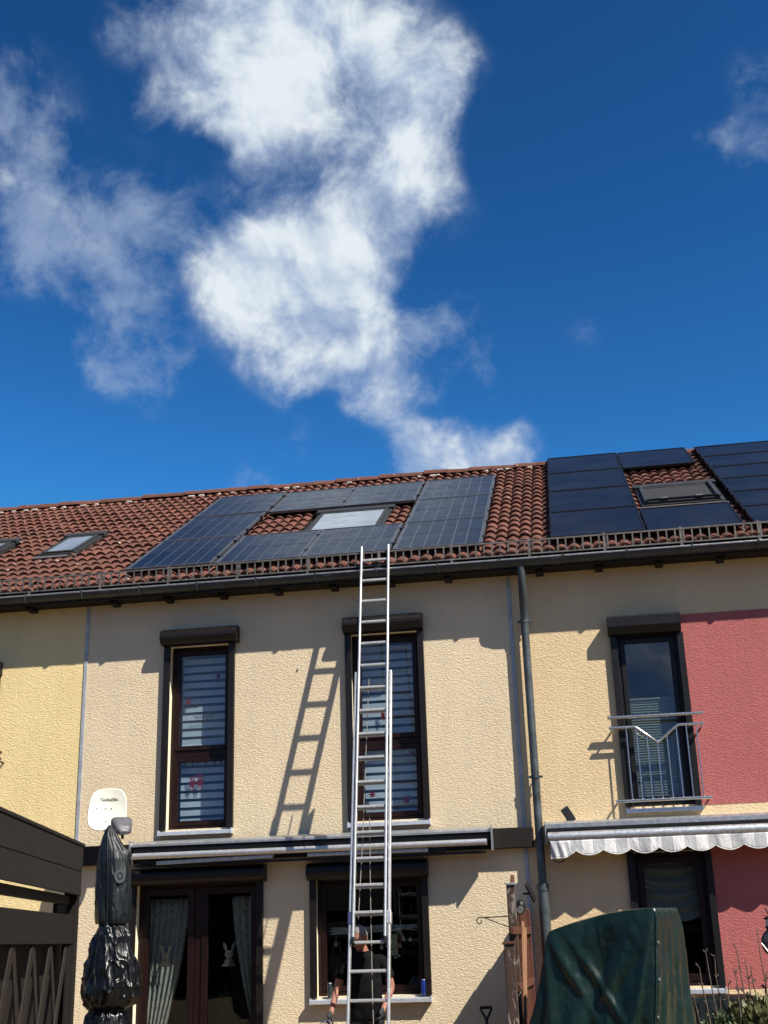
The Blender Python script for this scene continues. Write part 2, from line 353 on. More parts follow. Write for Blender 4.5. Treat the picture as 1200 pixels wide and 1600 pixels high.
MT['room'] = mat_simple('dim room', (0.022, 0.020, 0.018), 0.9, 0, 0.2, 1)
MT['glass'] = mat_glass('window glass', (0.80, 0.85, 0.87), 1.5)
MT['glassdark'] = mat_glass('darker glass', (0.72, 0.74, 0.73), 1.5)
MT['glassR'] = mat_glass('coated glass', (0.66, 0.70, 0.69), 1.65)
MT['blind'] = mat_cloth('pale blind fabric', (0.74, 0.77, 0.80), (0.66, 0.70, 0.74), 0.2, 30)
MT['blindsheer'] = mat_cloth('sheer blind fabric', (0.09, 0.11, 0.12), (0.07, 0.09, 0.10), 0.3, 30)
MT['pleat'] = mat_cloth('pleated blind fabric', (0.58, 0.61, 0.57), (0.48, 0.51, 0.47), 0.2, 30)
MT['curtain'] = mat_cloth('dotted net curtain', (0.78, 0.80, 0.77), (0.58, 0.60, 0.58), 0.25, 14, dots=(0.20, 0.22, 0.21))
MT['redsticker'] = mat_simple('red film', (0.25, 0.008, 0.010), 0.6, 0, 0.2, 30, spec=0.2)
MT['inksticker'] = mat_simple('dark film', (0.035, 0.012, 0.025), 0.5, 0, 0.1, 30)
MT['whitefilm'] = mat_simple('white film', (0.62, 0.60, 0.56), 0.6, 0, 0.2, 30)
MT['cream'] = mat_simple('cream lacquer', (0.70, 0.68, 0.57), 0.35, 0, 0.05, 8)
MT['sunlitreveal'] = mat_simple('sunlit reveal plaster', (0.80, 0.72, 0.50), 0.8, 0, 0.06, 8)  # reveal plaster coloured cream for the sunlight on it
MT['grey'] = mat_simple('grey plastic', (0.16, 0.16, 0.17), 0.5, 0, 0.15, 14)
MT['lnb'] = mat_simple('slate grey plastic', (0.085, 0.085, 0.095), 0.5, 0, 0.15, 14)
MT['ink'] = mat_simple('black print', (0.015, 0.015, 0.017), 0.6, 0, 0.1, 14)
MT['darkbrown'] = mat_wood('dark brown stained wood', (0.014, 0.008, 0.006), (0.008, 0.005, 0.004), rough=0.6)
MT['pergola'] = mat_wood('weathered dark boards', (0.0120, 0.0088, 0.0066), (0.007, 0.005, 0.0038), rough=0.75, axis=(0.1, 0.1, 1))
MT['pergpost'] = mat_wood('stained pergola post', (0.010, 0.0062, 0.0050), (0.0055, 0.0035, 0.003), rough=0.65)
MT['fence'] = mat_wood('red brown fence stain', (0.110, 0.036, 0.020), (0.055, 0.018, 0.012))
MT['fencepeel'] = mat_wood('peeling fence paint', (0.06, 0.035, 0.026), (0.03, 0.017, 0.013), peel=((0.19, 0.17, 0.15), 0.545))
MT['stick'] = mat_wood('bare brown wood', (0.26, 0.13, 0.065), (0.16, 0.08, 0.04))
MT['vinyl'] = mat_tarp('black vinyl cover', (0.0065, 0.010, 0.0115), (0.004, 0.006, 0.0075), 0.42, 16, 0.006, 0.3)
MT['bag'] = mat_tarp('black bin bag', (0.003, 0.0035, 0.0045), (0.002, 0.0025, 0.003), 0.3, 11, 0.012, 0.35)
MT['tarp'] = mat_tarp('dark green tarpaulin', (0.0045, 0.0165, 0.0108), (0.003, 0.0115, 0.008), 0.33, 7, 0.014, 0.38)
MT['maroonmetal'] = mat_simple('maroon metal', (0.06, 0.010, 0.012), 0.4, 0.1, 0.2, 14)
MT['iron'] = mat_simple('rusted iron', (0.030, 0.024, 0.020), 0.6, 0.4, 0.3, 30)
MT['seal'] = mat_simple('grey joint profile', (0.36, 0.38, 0.40), 0.5, 0.2, 0.15, 8)
MT['cell'] = None; MT['blackcell'] = None
def mat_cell(name, col, col2, spec, rough):
    m, nt, b = nodes(name)
    oi = nt.nodes.new('ShaderNodeObjectInfo'); n = world_noise(nt, 1.4, 4, 0.6)
    c = mix(nt, rng(nt, oi.outputs['Random'], 0, 1, 0, 1), col, col2)
    c = mix(nt, rng(nt, n.outputs['Fac'], 0.35, 0.75, 0, 0.2), c, (0.05, 0.05, 0.05))     # dust film
    nt.links.new(c, b.inputs['Base Color']); b.inputs['Specular IOR Level'].default_value = spec
    r = world_noise(nt, 5, 3, 0.6); nt.links.new(rng(nt, r.outputs['Fac'], 0.3, 0.7, rough, rough+0.1), b.inputs['Roughness'])
    return m
MT['cell'] = mat_cell('blue silicon cell', (0.006, 0.010, 0.021), (0.008, 0.013, 0.026), 0.15, 0.16)
MT['blackcell'] = mat_cell('black silicon panel', (0.006, 0.0065, 0.009), (0.008, 0.0085, 0.011), 0.16, 0.18)
MT['backsheet'] = mat_simple('pale backsheet', (0.075, 0.085, 0.10), 0.4, 0, 0.1, 8, spec=0.2)
MT['pvframe'] = mat_simple('anodised panel frame', (0.15, 0.16, 0.18), 0.4, 0.7, 0.1, 10)
MT['pvframe_black'] = mat_simple('black panel frame', (0.005, 0.005, 0.006), 0.4, 0.3, 0.1, 10)
MT['rail'] = mat_simple('dark mounting rail', (0.03, 0.03, 0.032), 0.5, 0.5, 0.2, 10)

# ------------------------------------------------------------------ setting: the garden ground
def build_ground():
    def patch(name, x0, x1, y0, y1, z, mat, n=1):
        mb = MB(); mb.grid(lambda u, v: (x0+(x1-x0)*u, y0+(y1-y0)*v, z), n, n, 0, False)
        o = mb.build(name, mat); o['kind'] = 'structure'; return o
    m, nt, b = nodes('lawn')
    n1 = world_noise(nt, 0.6, 6, 0.65); n2 = world_noise(nt, 14, 5, 0.7)
    c = mix(nt, rng(nt, n1.outputs['Fac'], 0.3, 0.7, 0, 1), (0.115, 0.080, 0.034), (0.16, 0.108, 0.052))
    c = mix(nt, rng(nt, n2.outputs['Fac'], 0.4, 0.7, 0, 0.6), c, (0.035, 0.05, 0.015))
    nt.links.new(c, b.inputs['Base Color']); b.inputs['Roughness'].default_value = 0.95; bump(nt, b, n2.outputs['Fac'], 1, 0.05)
    patch('lawn', -600, 600, -600, 600, 0.0, m)
    m2 = mat_simple('terrace slab', (0.28, 0.19, 0.11), 0.85, 0, 0.2, 3, 0.004, 30)
    joint = mat_simple('terrace joint', (0.16, 0.14, 0.11), 0.9, 0, 0.2, 8)
    t = patch('terrace', -13, 7, -5.5, 0.2, 0.004, joint)
    slab = MB(); slab.box(0, 0.49, 0, 0.49, 0, 0.03); sm = slab.mesh('paving_slab', m2)
    for i in range(40):
        for j in range(7):
            o = bpy.data.objects.new('paving_slab', sm); COL.objects.link(o); o.parent = t
            o.location = (-13.0+i*0.5, -3.5+j*0.5, 0.006+random.uniform(0, 0.004))
build_ground()

# the tree belt at the far end of the gardens, mirrored in the window panes
def build_tree_belt():
    m, nt, b = nodes('belt foliage'); n1 = world_noise(nt, 1.2, 5, 0.65)
    nt.links.new(mix(nt, rng(nt, n1.outputs['Fac'], 0.3, 0.7, 0, 1), (0.02, 0.03, 0.012), (0.07, 0.075, 0.03)), b.inputs['Base Color']); b.inputs['Roughness'].default_value = 0.8
    bump(nt, b, world_noise(nt, 5, 5, 0.7).outputs['Fac'], 1, 0.4)
    mb = MB(); rnd = random.Random(3); N = 15000
    for i in range(N):
        x = rnd.uniform(-60, 50); h = 5.0+2.2*noise.noise(Vector((x*0.16, 3.1, 0)))+1.6*noise.noise(Vector((x*0.5, 1.1, 0)))
        z = rnd.random()**0.8*h; dep = 2.2*(1-(z/h)**3); y = -31+rnd.uniform(-1, 1)*dep
        c = Vector((x, y, z)); r = rnd.uniform(0.2, 0.5)
        a = Vector((rnd.gauss(0, 1), rnd.gauss(0, 1), rnd.gauss(0, 1))).normalized(); e = a.orthogonal().normalized()*r; f = a.cross(e)
        mb.add([tuple(c-e-f*0.6), tuple(c+e-f*0.7), tuple(c+e*0.8+f*0.7), tuple(c-e*0.7+f*0.6)], [(0, 1, 2, 3)])
    mb.box(-60, 50, -31.6, -30.4, 0, 3.5)
    o = mb.build('tree_belt', m); o['kind'] = 'stuff'; o['label'] = 'dark belt of bushes behind the gardens, mirrored in the panes'; o['category'] = 'bushes'
build_tree_belt()

# ------------------------------------------------------------------ the terrace of houses
PITCH = math.radians(30.6); EY, EZ, RIDGE = -0.34, 5.995, 6.24
CU, SU = math.cos(PITCH), math.sin(PITCH)
def RF(x, s, n): return (x, EY+s*CU-n*SU, EZ+s*SU+n*CU)          # roof coordinates -> world
NROW = 20; ROWP = RIDGE/NROW
X_A, X_B, X_C, X_D = -11.61, -6.155, -0.706, 4.75

def tile_profile(W, n=16):
    out = []
    for i in range(n+1):
        x = W*i/n; ph = (x/W*2.0) % 1.0
        c = 0.5+0.5*math.cos(2*math.pi*(ph-0.5)); out.append((x, 0.044*abs(math.sin(math.pi*ph))**0.75))
    return out
def tile_mesh(W, lift, name):
    mb = MB(); P = tile_profile(W); n = len(P); LN = ROWP+0.06
    vs = [(x, 0.0, z+lift) for x, z in P]+[(x, LN, z*0.96+0.002) for x, z in P]+[(x, 0.004, z+lift-0.03) for x, z in P]
    mb.add(vs, [(i, i+1, n+i+1, n+i) for i in range(n-1)], 0, True)
    vs2 = vs[:n]+vs[2*n:]; mb.add(vs2, [(i+1, i, n+i, n+i+1) for i in range(n-1)], 0, False)
    return mb.mesh(name, MT['tile'])
ROT_ROOF = Matrix.Rotation(PITCH, 4, 'X')

def wall_mesh(x0, x1, z0, z1, holes, mat, thick=0.3):
    xs = sorted({x0, x1, *[h[0] for h in holes], *[h[1] for h in holes]}); zs = sorted({z0, z1, *[h[2] for h in holes], *[h[3] for h in holes]})
    mb = MB()
    def inside(x, z): return any(a < x < b and c < z < d for a, b, c, d in holes)
    for i in range(len(xs)-1):
        for j in range(len(zs)-1):
            if inside((xs[i]+xs[i+1])/2, (zs[j]+zs[j+1])/2): continue
            a, b, c, d = xs[i], xs[i+1], zs[j], zs[j+1]
            mb.add([(a, 0, c), (b, 0, c), (b, 0, d), (a, 0, d)], [(0, 1, 2, 3)])
    for a, b, c, d in holes:
        mb.add([(a, 0, c), (a, thick, c), (a, thick, d), (a, 0, d)], [(0, 1, 2, 3)], 1); mb.add([(b, 0, c), (b, thick, c), (b, thick, d), (b, 0, d)], [(0, 1, 2, 3)], 1)
        mb.add([(a, 0, c), (b, 0, c), (b, thick, c), (a, thick, c)], [(0, 1, 2, 3)], 1); mb.add([(a, 0, d), (b, 0, d), (b, thick, d), (a, thick, d)], [(0, 1, 2, 3)], 1)
    mb.add([(x0, 0, z0), (x0, 10.6, z0), (x0, 10.6, z1), (x0, 0, z1)], [(0, 1, 2, 3)]); mb.add([(x1, 0, z0), (x1, 10.6, z0), (x1, 10.6, z1), (x1, 0, z1)], [(0, 1, 2, 3)])
    mb.add([(x0, 10.6, z0), (x1, 10.6, z0), (x1, 10.6, z1), (x0, 10.6, z1)], [(0, 1, 2, 3)])
    return mb

def shutter_box(house_win, x0, x1, z0, z1, round_=True, y=-0.2, mat='brownpvc'):
    h = z1-z0; prof = [(-0.002, z0), (-0.002, z1)]
    if round_:
        prof += [(y+h*0.5, z1)]
        for k in range(1, 9):
            a = math.pi/2+math.pi*k/9
            prof.append((y+h*0.5+math.cos(a)*h*0.5, (z0+z1)/2+math.sin(a)*h*0.5))
        prof += [(y+h*0.5, z0)]
    else:
        prof += [(y+0.01, z1), (y, z1-0.01), (y, z0+h*0.38), (y+h*0.34, z0)]
    o = MB().prism_x(prof, x0, x1, 0).build('shutter_box', MT[mat], house_win, bevel=0.004)
    return o

def make_window(house, x0, x1, z0, z1, box, sillz, frame_y=0.14, mats=('maroon', 'brownpvc'), transom=None, mullion=None, round_=True, glass='glass',
                guide=0.075, sash=0.055, box_y=-0.2, sill=True, sill_x=None):
    """x0..x1,z0..z1 is the wall opening; box = (x0,x1,z0,z1) of the roller shutter box"""
    fm = MT[mats[0]]; gm = MT[mats[1]]
    w = MB().ring(x0+0.002, x1-0.002, z0+0.002, z1, frame_y, frame_y+0.07, 0.05).build('window', fm, house, bevel=0.004)
    lights = []
    xi0, xi1, zi0, zi1 = x0+0.052, x1-0.052, z0+0.052, z1-0.05
    if transom:
        MB().box(xi0, xi1, frame_y+0.004, frame_y+0.066, transom-0.04, transom+0.04).build('transom', fm, w, bevel=0.004)
        lights = [(xi0, xi1, zi0, transom-0.04), (xi0, xi1, transom+0.04, zi1)]
    elif mullion:
        MB().box(mullion-0.045, mullion+0.045, frame_y+0.004, frame_y+0.066, zi0, zi1).build('mullion', fm, w, bevel=0.004)
        lights = [(xi0, mullion-0.045, zi0, zi1), (mullion+0.045, xi1, zi0, zi1)]
    else: lights = [(xi0, xi1, zi0, zi1)]
    for a, b, c, d in lights:
        MB().ring(a+0.003, b-0.003, c+0.003, d-0.003, frame_y-0.012, frame_y+0.05, sash).build('sash', fm, w, bevel=0.004)
        MB().box(a+sash, b-sash, frame_y+0.018, frame_y+0.024, c+sash, d-sash).build('pane', MT[glass], w)
    bz0 = box[2]
    for s, xa in ((-1, x0), (1, x1)):
        a, b = (xa-guide+0.02, xa+0.02) if s < 0 else (xa-0.02, xa+guide-0.02)
        MB().box(a, b, -0.055, -0.002, z0-0.005, bz0).build('guide_rail', gm, w, bevel=0.004)
    shutter_box(w, *box, round_, box_y, mats[1])
    if sill:
        sx0, sx1 = sill_x or (x0-0.05, x1+0.05)
        MB().prism_x([(0.13, z0+0.0), (0.13, z0-0.02), (-0.085, z0-0.055), (-0.085, z0-0.075), (-0.097, z0-0.075), (-0.097, z0-0.032)], sx0, sx1).build('sill', MT['sill'], w, bevel=0.002)
        for xx in (sx0, sx1): MB().box(xx-0.006, xx+0.006, -0.1, -0.003, z0-0.078, z0-0.012).build('sill_end_cap', MT['sill'], w)
    return w

def skylight(house, x0, x1, s0, s1, shade=False):
    k = MB(RF)
    def rring(a, b, c, d, n0, n1, w):
        k.box(a, a+w, c, d, n0, n1); k.box(b-w, b, c, d, n0, n1); k.box(a+w, b-w, c, c+w, n0, n1); k.box(a+w, b-w, d-w, d, n0, n1)
    rring(x0, x1, s0, s1, 0.02, 0.095, 0.07)
    f = k.build('skylight', MT['skyframe'], house, bevel=0.005)
    k = MB(RF); rring(x0+0.05, x1-0.05, s0+0.04, s1-0.07, 0.096, 0.12, 0.055); k.build('sash', MT['skyframe'], f, bevel=0.005)
    MB(RF).box(x0+0.10, x1-0.10, s0+0.09, s1-0.12, 0.100, 0.110).build('pane', MT['skypane'] if not shade else MT['skyshade'], f)
    MB(RF).box(x0-0.03, x1+0.03, s1-0.06, s1+0.12, 0.06, 0.132).build('top_cover', MT['skyframe'], f, bevel=0.01)
    MB(RF).box(x0-0.03, x1+0.03, s0-0.13, s0-0.004, 0.05, 0.075).build('lead_apron', MT['lead'], f)
    if shade:
        for a in (x0+0.05, x1-0.1): MB(RF).box(a, a+0.05, s0+0.03, s1-0.07, 0.137, 0.155).build('guide_rail', MT['zinc'], f)
        for a in (x0+0.28, x1-0.36): MB(RF).box(a, a+0.09, s0+0.13, s0+0.19, 0.122, 0.15).build('clip', MT['alu'], f)
        MB(RF).box(x0+0.08, x1-0.08, s0+0.04, s0+0.09, 0.137, 0.165).build('end_bar', MT['black'], f)
    return f
MT['skyframe'] = mat_simple('grey skylight cladding', (0.034, 0.035, 0.034), 0.5, 0.2, 0.2, 9)
MT['skypane'] = mat_simple('skylight glazing with white blind', (0.20, 0.235, 0.27), 0.14, 0, 0.15, 2, spec=0.6)
MT['skyshade'] = mat_simple('dark outer shade mesh', (0.012, 0.012, 0.012), 0.75, 0, 0.15, 20)
MT['lead'] = mat_simple('lead apron', (0.10, 0.09, 0.085), 0.7, 0.2, 0.3, 18)

def covered(x0, x1, s0, s1, rects): return any(x0 < r[1] and x1 > r[0] and s0 < r[3] and s1 > r[2] for r in rects)
def fully(x0, x1, s0, s1, rects):
    # hidden only when every corner and the centre lie under the panels
    pts = [(x0, s0), (x1, s0), (x0, s1), (x1, s1), ((x0+x1)/2, (s0+s1)/2)]
    return all(any(r[0] <= x <= r[1] and r[2] <= s <= r[3] for r in rects) for x, s in pts)

def build_house(x0, x1, label, wall_mat, holes, under, sky_rects, order_pt):
    H = thing('row_house', label, 'house', ((x0+x1)/2, 0, 0), 'houses of the terrace')
    wall_mesh(x0, x1, 0.0, 5.93, holes, None).build('wall', [MT[wall_mat], MT['sunlitreveal']], H)
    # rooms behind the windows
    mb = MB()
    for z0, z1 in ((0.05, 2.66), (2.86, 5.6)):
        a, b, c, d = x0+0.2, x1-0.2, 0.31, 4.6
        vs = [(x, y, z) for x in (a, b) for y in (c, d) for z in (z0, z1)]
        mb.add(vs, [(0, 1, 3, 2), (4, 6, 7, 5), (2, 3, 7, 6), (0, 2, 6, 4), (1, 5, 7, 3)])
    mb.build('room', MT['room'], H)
    # roof: deck, boarding, soffit
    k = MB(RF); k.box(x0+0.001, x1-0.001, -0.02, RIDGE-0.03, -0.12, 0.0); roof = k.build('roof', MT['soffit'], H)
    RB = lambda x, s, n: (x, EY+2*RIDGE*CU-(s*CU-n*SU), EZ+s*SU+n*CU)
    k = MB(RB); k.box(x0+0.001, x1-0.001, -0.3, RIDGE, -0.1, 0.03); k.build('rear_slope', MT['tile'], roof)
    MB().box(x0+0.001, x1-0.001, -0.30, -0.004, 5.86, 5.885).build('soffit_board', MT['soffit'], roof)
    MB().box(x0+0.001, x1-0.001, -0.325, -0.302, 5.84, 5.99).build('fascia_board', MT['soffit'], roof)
    xx = x0+0.35
    while xx < x1-0.2:
        MB().box(xx, xx+0.09, -0.22, -0.01, 5.815, 5.858).build('rafter_tail', MT['soffit'], roof, bevel=0.004); xx += 0.72
    # tiles
    ncol = round((x1-x0)/0.30); W = (x1-x0)/ncol; cells = []
    for j in range(NROW):
        for i in range(ncol):
            a = x0+i*W; s = j*ROWP-0.03
            if covered(a+W*0.45, a+W*0.55, s+ROWP*0.45, s+ROWP*0.55, sky_rects): continue
            hid = fully(a, a+W, s, s+ROWP, under)
            d = (Vector(RF(a, s, 0))-Vector(order_pt)).length
            cells.append((hid, d, i, j, a, s))
    cells.sort()
    meshes = [tile_mesh(W-0.002, l, 'roof_tile') for l in (0.036, 0.040, 0.044)]
    rest = MB(); P = None
    off = root_offset(roof)
    for q, (hid, d, i, j, a, s) in enumerate(cells):
        n = 0.004
        if q < 300 and not hid:
            o = bpy.data.objects.new('roof_tile', meshes[random.randrange(3)]); COL.objects.link(o); o.parent = roof
            p = Vector(RF(a+random.uniform(-0.003, 0.003), s+random.uniform(-0.013, 0.013), n+random.uniform(-0.003, 0.004)))-off
            o.matrix_local = Matrix.Translation(p) @ ROT_ROOF @ Matrix.Rotation(random.uniform(-0.022, 0.022), 4, 'Z') @ Matrix.Rotation(random.uniform(-0.012, 0.012), 4, 'Y')
        else:
            me = meshes[0]; b = len(rest.v)
            rest.v += [RF(a+v.co.x, s+v.co.y, n+v.co.z) for v in me.vertices]
            for f in me.polygons: rest.f.append(tuple(b+t for t in f.vertices)); rest.m.append(0); rest.s.append(f.use_smooth)
    if rest.f:
        o = rest.build('roof_tiles_beyond', MT['tile'], roof); o['kind'] = 'stuff'
    # ridge caps
    nr = 14; rw = (x1-x0)/nr
    mb = MB(); cap = []
    for k in range(9):
        a = math.pi*k/8; cap.append((math.cos(a)*0.135, math.sin(a)*0.105-0.02))
    nn = len(cap)
    vs = [(0, y, z) for y, z in cap]+[(rw+0.03, y*0.86, z*0.86) for y, z in cap]+[(0, y*0.8, z*0.8-0.01) for y, z in cap]
    mb.add(vs, [(k, k+1, nn+k+1, nn+k) for k in range(nn-1)], 0, True); mb.add(vs[:nn]+vs[2*nn:], [(k+1, k, nn+k, nn+k+1) for k in range(nn-1)], 1)
    rm = mb.mesh('ridge_tile', [MT['tile'], MT['mortar']])
    top = Vector(RF(0, RIDGE, 0.035))
    for i in range(nr):
        o = bpy.data.objects.new('ridge_tile', rm); COL.objects.link(o); o.parent = roof
        o.location = Vector((x0+i*rw, top.y, top.z+random.uniform(-0.012, 0.016)))-off; o.rotation_euler = (random.uniform(-0.03, 0.03), random.uniform(-0.008, 0.008), 0)
    for i in range(nr*2):                                           # mortar dabs below the caps
        a = x0+(i+random.random()*0.6)*rw/2
        if random.random() < 0.55:
            mm = MB(RF); w_ = random.uniform(0.05, 0.12); mm.box(a, a+w_, RIDGE-0.17, RIDGE-0.09, 0.03, 0.075); mm.build('mortar_dab', MT['mortar'], roof, bevel=0.015)
    return H, roof
MT['mortar'] = mat_simple('pale ridge mortar', (0.42, 0.38, 0.33), 0.9, 0, 0.25, 25, 0.004, 60)

# solar panels: (x0, x1, s0, s1)
BLUE = {}
bx = [(-5.625, -4.47), (-4.412, -3.29), (-3.272, -2.148), (-2.11, -0.985)]
bs = [(0.25, 1.845), (1.868, 3.465), (3.488, 5.085)]
for ci in range(4):
    for ri in range(3):
        if ri == 1 and ci in (1, 2): continue
        sh = (0.05, 0.06, 0.1)[ri] if ci == 0 else 0.0
        BLUE[(ci, ri)] = (bx[ci][0], bx[ci][1], bs[ri][0]+sh, bs[ri][1]+sh)
BLACK = [(-0.145, 1.010, 0.25+k*1.512, 1.75+k*1.512) for k in range(4)]
BLACK_MID = [(1.030, 2.165, 0.205, 1.53), (1.020, 2.135, 4.70, 6.22)]
BLACK_FAR = [(2.285+c*1.70, 3.97+c*1.70, 0.20+k*0.995, 1.185+k*0.995) for c in (0, ) for k in range(6)]

holesL = [(-8.15, -7.36, 2.98, 5.16)]
holesM = [(-5.045, -4.235, 2.985, 5.26), (-2.715, -1.845, 2.985, 5.26), (-5.38, -3.86, 0.06, 2.36), (-3.19, -1.91, 1.06, 2.34)]
holesR = [(0.52, 1.265, 3.005, 5.03), (0.48, 1.30, 1.075, 2.50)]
U_M = list(BLUE.values()); U_R = BLACK+BLACK_MID+BLACK_FAR
SKY_L = [(-7.53, -6.93, 1.93, 3.08), (-8.95, -8.35, 1.93, 3.08)]
SKY_M = [(-3.60, -2.47, 1.9, 3.30)]; SKY_R = [(1.09, 2.20, 1.98, 3.20)]
pad = lambda R: [(a, b, c-0.1, d+0.05) for a, b, c, d in R]
HL, roofL = build_house(X_A, X_B, 'yellow rendered terrace house at the left edge with two small skylights', 'yellow', holesL, [], pad(SKY_L), (-6.5, -8, 5))
HM, roofM = build_house(X_B, X_C, 'beige rendered middle terrace house with the ladder leaning on its gutter', 'beige', holesM, U_M, pad(SKY_M), (-3, -8, 5))
HR, roofR = build_house(X_C, X_D, 'tan and red rendered terrace house on the right with black solar panels', 'tan', holesR, U_R, pad(SKY_R), (0, -8, 5))
for r in SKY_L: skylight(HL, *r)
skylight(HM, *SKY_M[0]); skylight(HR, *SKY_R[0], shade=True)

# expansion joints between the houses
for x, h in ((X_B, HM), (X_C, HR)):
    MB().box(x-0.022, x+0.022, -0.012, 0.02, 0.0, 5.84).build('joint_profile', MT['seal'], h, bevel=0.003)
# red painted fields on the right house
for a, b, c, d in ((1.300, X_D-0.002, 2.993, 5.224), (1.345, X_D-0.002, 1.04, 2.62)):
    MB().box(a, b, -0.004, 0.001, c, d).build('painted_field', MT['red'], HR)

# snow guards along the eaves
def snow_guard(H, x0, x1):
    top = 0.19
    def G(x, t, d): return (x, -0.395+d+t*0.03, 5.995+t)               # stands just behind the gutter, leaning a little
    k = MB(G); k.box(x0+0.005, x1-0.005, top-0.018, top, -0.008, 0.008); k.box(x0+0.005, x1-0.005, 0.0, 0.018, -0.008, 0.008)
    g = k.build('snow_guard', MT['guard'], H)
    off = root_offset(g); m = MB(); m.box(-0.009, 0.009, -0.005, 0.005, 0.018, top-0.018); bm_ = m.mesh('bar', MT['guard'])
    n = int((x1-x0)/0.098)
    for i in range(n):
        o = bpy.data.objects.new('bar', bm_); COL.objects.link(o); o.parent = g
        o.location = Vector((x0+(i+0.5)*(x1-x0)/n, -0.395, 5.995))-off; o.rotation_euler = (-0.03+random.uniform(-0.02, 0.02), random.uniform(-0.02, 0.02), 0)
    xx = x0+0.3
    while xx < x1-0.1:
        b = MB(); b.bar(G(xx, -0.03, 0.0), G(xx, top+0.015, 0.0), 0.03, 0.012, (0, 1, 0)); b.bar(G(xx, 0.17, 0.012), G(xx, -0.01, 0.27), 0.022, 0.01, (1, 0, 0)); b.build('bracket', MT['guard'], g); xx += 0.9
snow_guard(HL, X_A, X_B); snow_guard(HM, X_B, X_C); snow_guard(HR, X_C, X_D)

# rain gutter along the whole row
def build_gutter():
    g = thing('rain_gutter', 'long dark grey zinc gutter running under the roof edge of all houses', 'gutter', (-3.5, -0.34, 5.94))
    R_ = 0.078; cy, cz = -0.338, 5.944
    segs = [X_A, -8.6, -5.75, -2.9, -0.1, 2.6, X_D]
    for a, b in zip(segs[:-1], segs[1:]):
        k = MB(); prof = [(cy+math.cos(math.pi+math.pi*t/14)*R_, cz+math.sin(math.pi+math.pi*t/14)*R_) for t in range(15)]
        inner = [(cy+math.cos(math.pi+math.pi*t/14)*(R_-0.004), cz+math.sin(math.pi+math.pi*t/14)*(R_-0.004)) for t in range(15)][::-1]
        k.prism_x(prof+inner, a+0.001, b-0.001, 0, True); o = k.build('trough', MT['zinc'], g)
        MB().tube([(a+0.001, cy-R_, cz+0.004), (b-0.001, cy-R_, cz+0.004)], 0.011, 10).build('bead', MT['zinclip'], o)
        j = MB(); pr = [(cy+math.cos(math.pi+math.pi*t/10)*(R_+0.004), cz+math.sin(math.pi+math.pi*t/10)*(R_+0.004)) for t in range(11)]
        j.prism_x(pr+[(y_*0.985+cy*0.015, z_*0.985+cz*0.015) for y_, z_ in pr[::-1]], b-0.05, b+0.05, 0, True); j.build('joint_sleeve', MT['zinc'], g)
    x = X_A+0.2
    while x < X_D:
        k = MB(); pts = [(x, cy+math.cos(math.pi+math.pi*t/8)*(R_+0.006), cz+math.sin(math.pi+math.pi*t/8)*(R_+0.006)) for t in range(9)]
        for p, q in zip(pts[:-1], pts[1:]): k.bar(p, q, 0.026, 0.005, (1, 0, 0))
        k.tube([(x-0.012, cy-R_-0.008, cz+0.01), (x+0.012, cy-R_-0.008, cz+0.01)], 0.012, 8)
        k.build('bracket', MT['pipe'], g); x += 0.76
    return g
build_gutter()

# downpipe
def build_downpipe():
    d = thing('downpipe', 'patinated zinc downpipe between the beige and the tan house', 'downpipe', (-0.535, -0.1, 0))
    pts = [(-0.522, -0.335, 5.88), (-0.522, -0.335, 5.80), (-0.525, -0.32, 5.72), (-0.530, -0.23, 5.50), (-0.533, -0.145, 5.33), (-0.535, -0.115, 5.24), (-0.535, -0.11, 5.1), (-0.535, -0.11, 2.2)]
    MB().tube(pts, 0.047, 16).build('pipe', MT['pipe'], d)
    MB().tube([(-0.535, -0.11, 2.16), (-0.535, -0.11, 0.0)], 0.06, 16).build('standpipe', MT['pipe'], d)
    MB().tube([(-0.535, -0.11, 2.20), (-0.535, -0.11, 2.12)], 0.067, 16).build('socket', MT['pipe'], d)
    for z in (5.24, 3.385):
        MB().tube([(-0.535, -0.11, z-0.016), (-0.535, -0.11, z+0.016)], 0.056, 16).build('pipe_clamp', MT['pipe'], d)
        c = MB(); c.tube([(-0.535, -0.06, z), (-0.535, 0.0, z)], 0.008, 8); c.box(-0.62, -0.585, -0.125, -0.095, z-0.012, z+0.012); c.box(-0.485, -0.45, -0.125, -0.095, z-0.012, z+0.012); c.build('clamp_lug', MT['pipe'], d)
build_downpipe()

# windows of the houses
winL = make_window(HM, -5.045, -4.235, 2.985, 5.26, (-5.115, -4.125, 5.245, 5.445), 2.98, transom=3.905)
winM = make_window(HM, -2.715, -1.845, 2.985, 5.26, (-2.775, -1.785, 5.245, 5.445), 2.98, transom=3.925)
door = make_window(HM, -5.38, -3.86, 0.06, 2.36, (-5.45, -3.765, 2.345, 2.53), 0.06, mullion=-4.64, glass='glassdark', sill=False, sash=0.075)
winG = make_window(HM, -3.19, -1.91, 1.06, 2.34, (-3.255, -1.84, 2.325, 2.52), 1.06, glass='glassdark', sash=0.05)
winR = make_window(HR, 0.52, 1.265, 3.005, 5.03, (0.445, 1.30, 5.005, 5.215), 3.0, frame_y=0.05, mats=('black', 'black'), round_=False, glass='glassR', box_y=-0.18)
winR2 = make_window(HR, 0.48, 1.30, 1.075, 2.50, (0.41, 1.36, 2.5, 2.69), 1.07, frame_y=0.08, mats=('maroon', 'black'), glass='glassdark', round_=False, box_y=-0.15, sash=0.07)
winA = make_window(HL, -8.15, -7.36, 2.98, 5.16, (-8.2, -7.29, 5.02, 5.19), 2.98, mats=('black', 'black'))

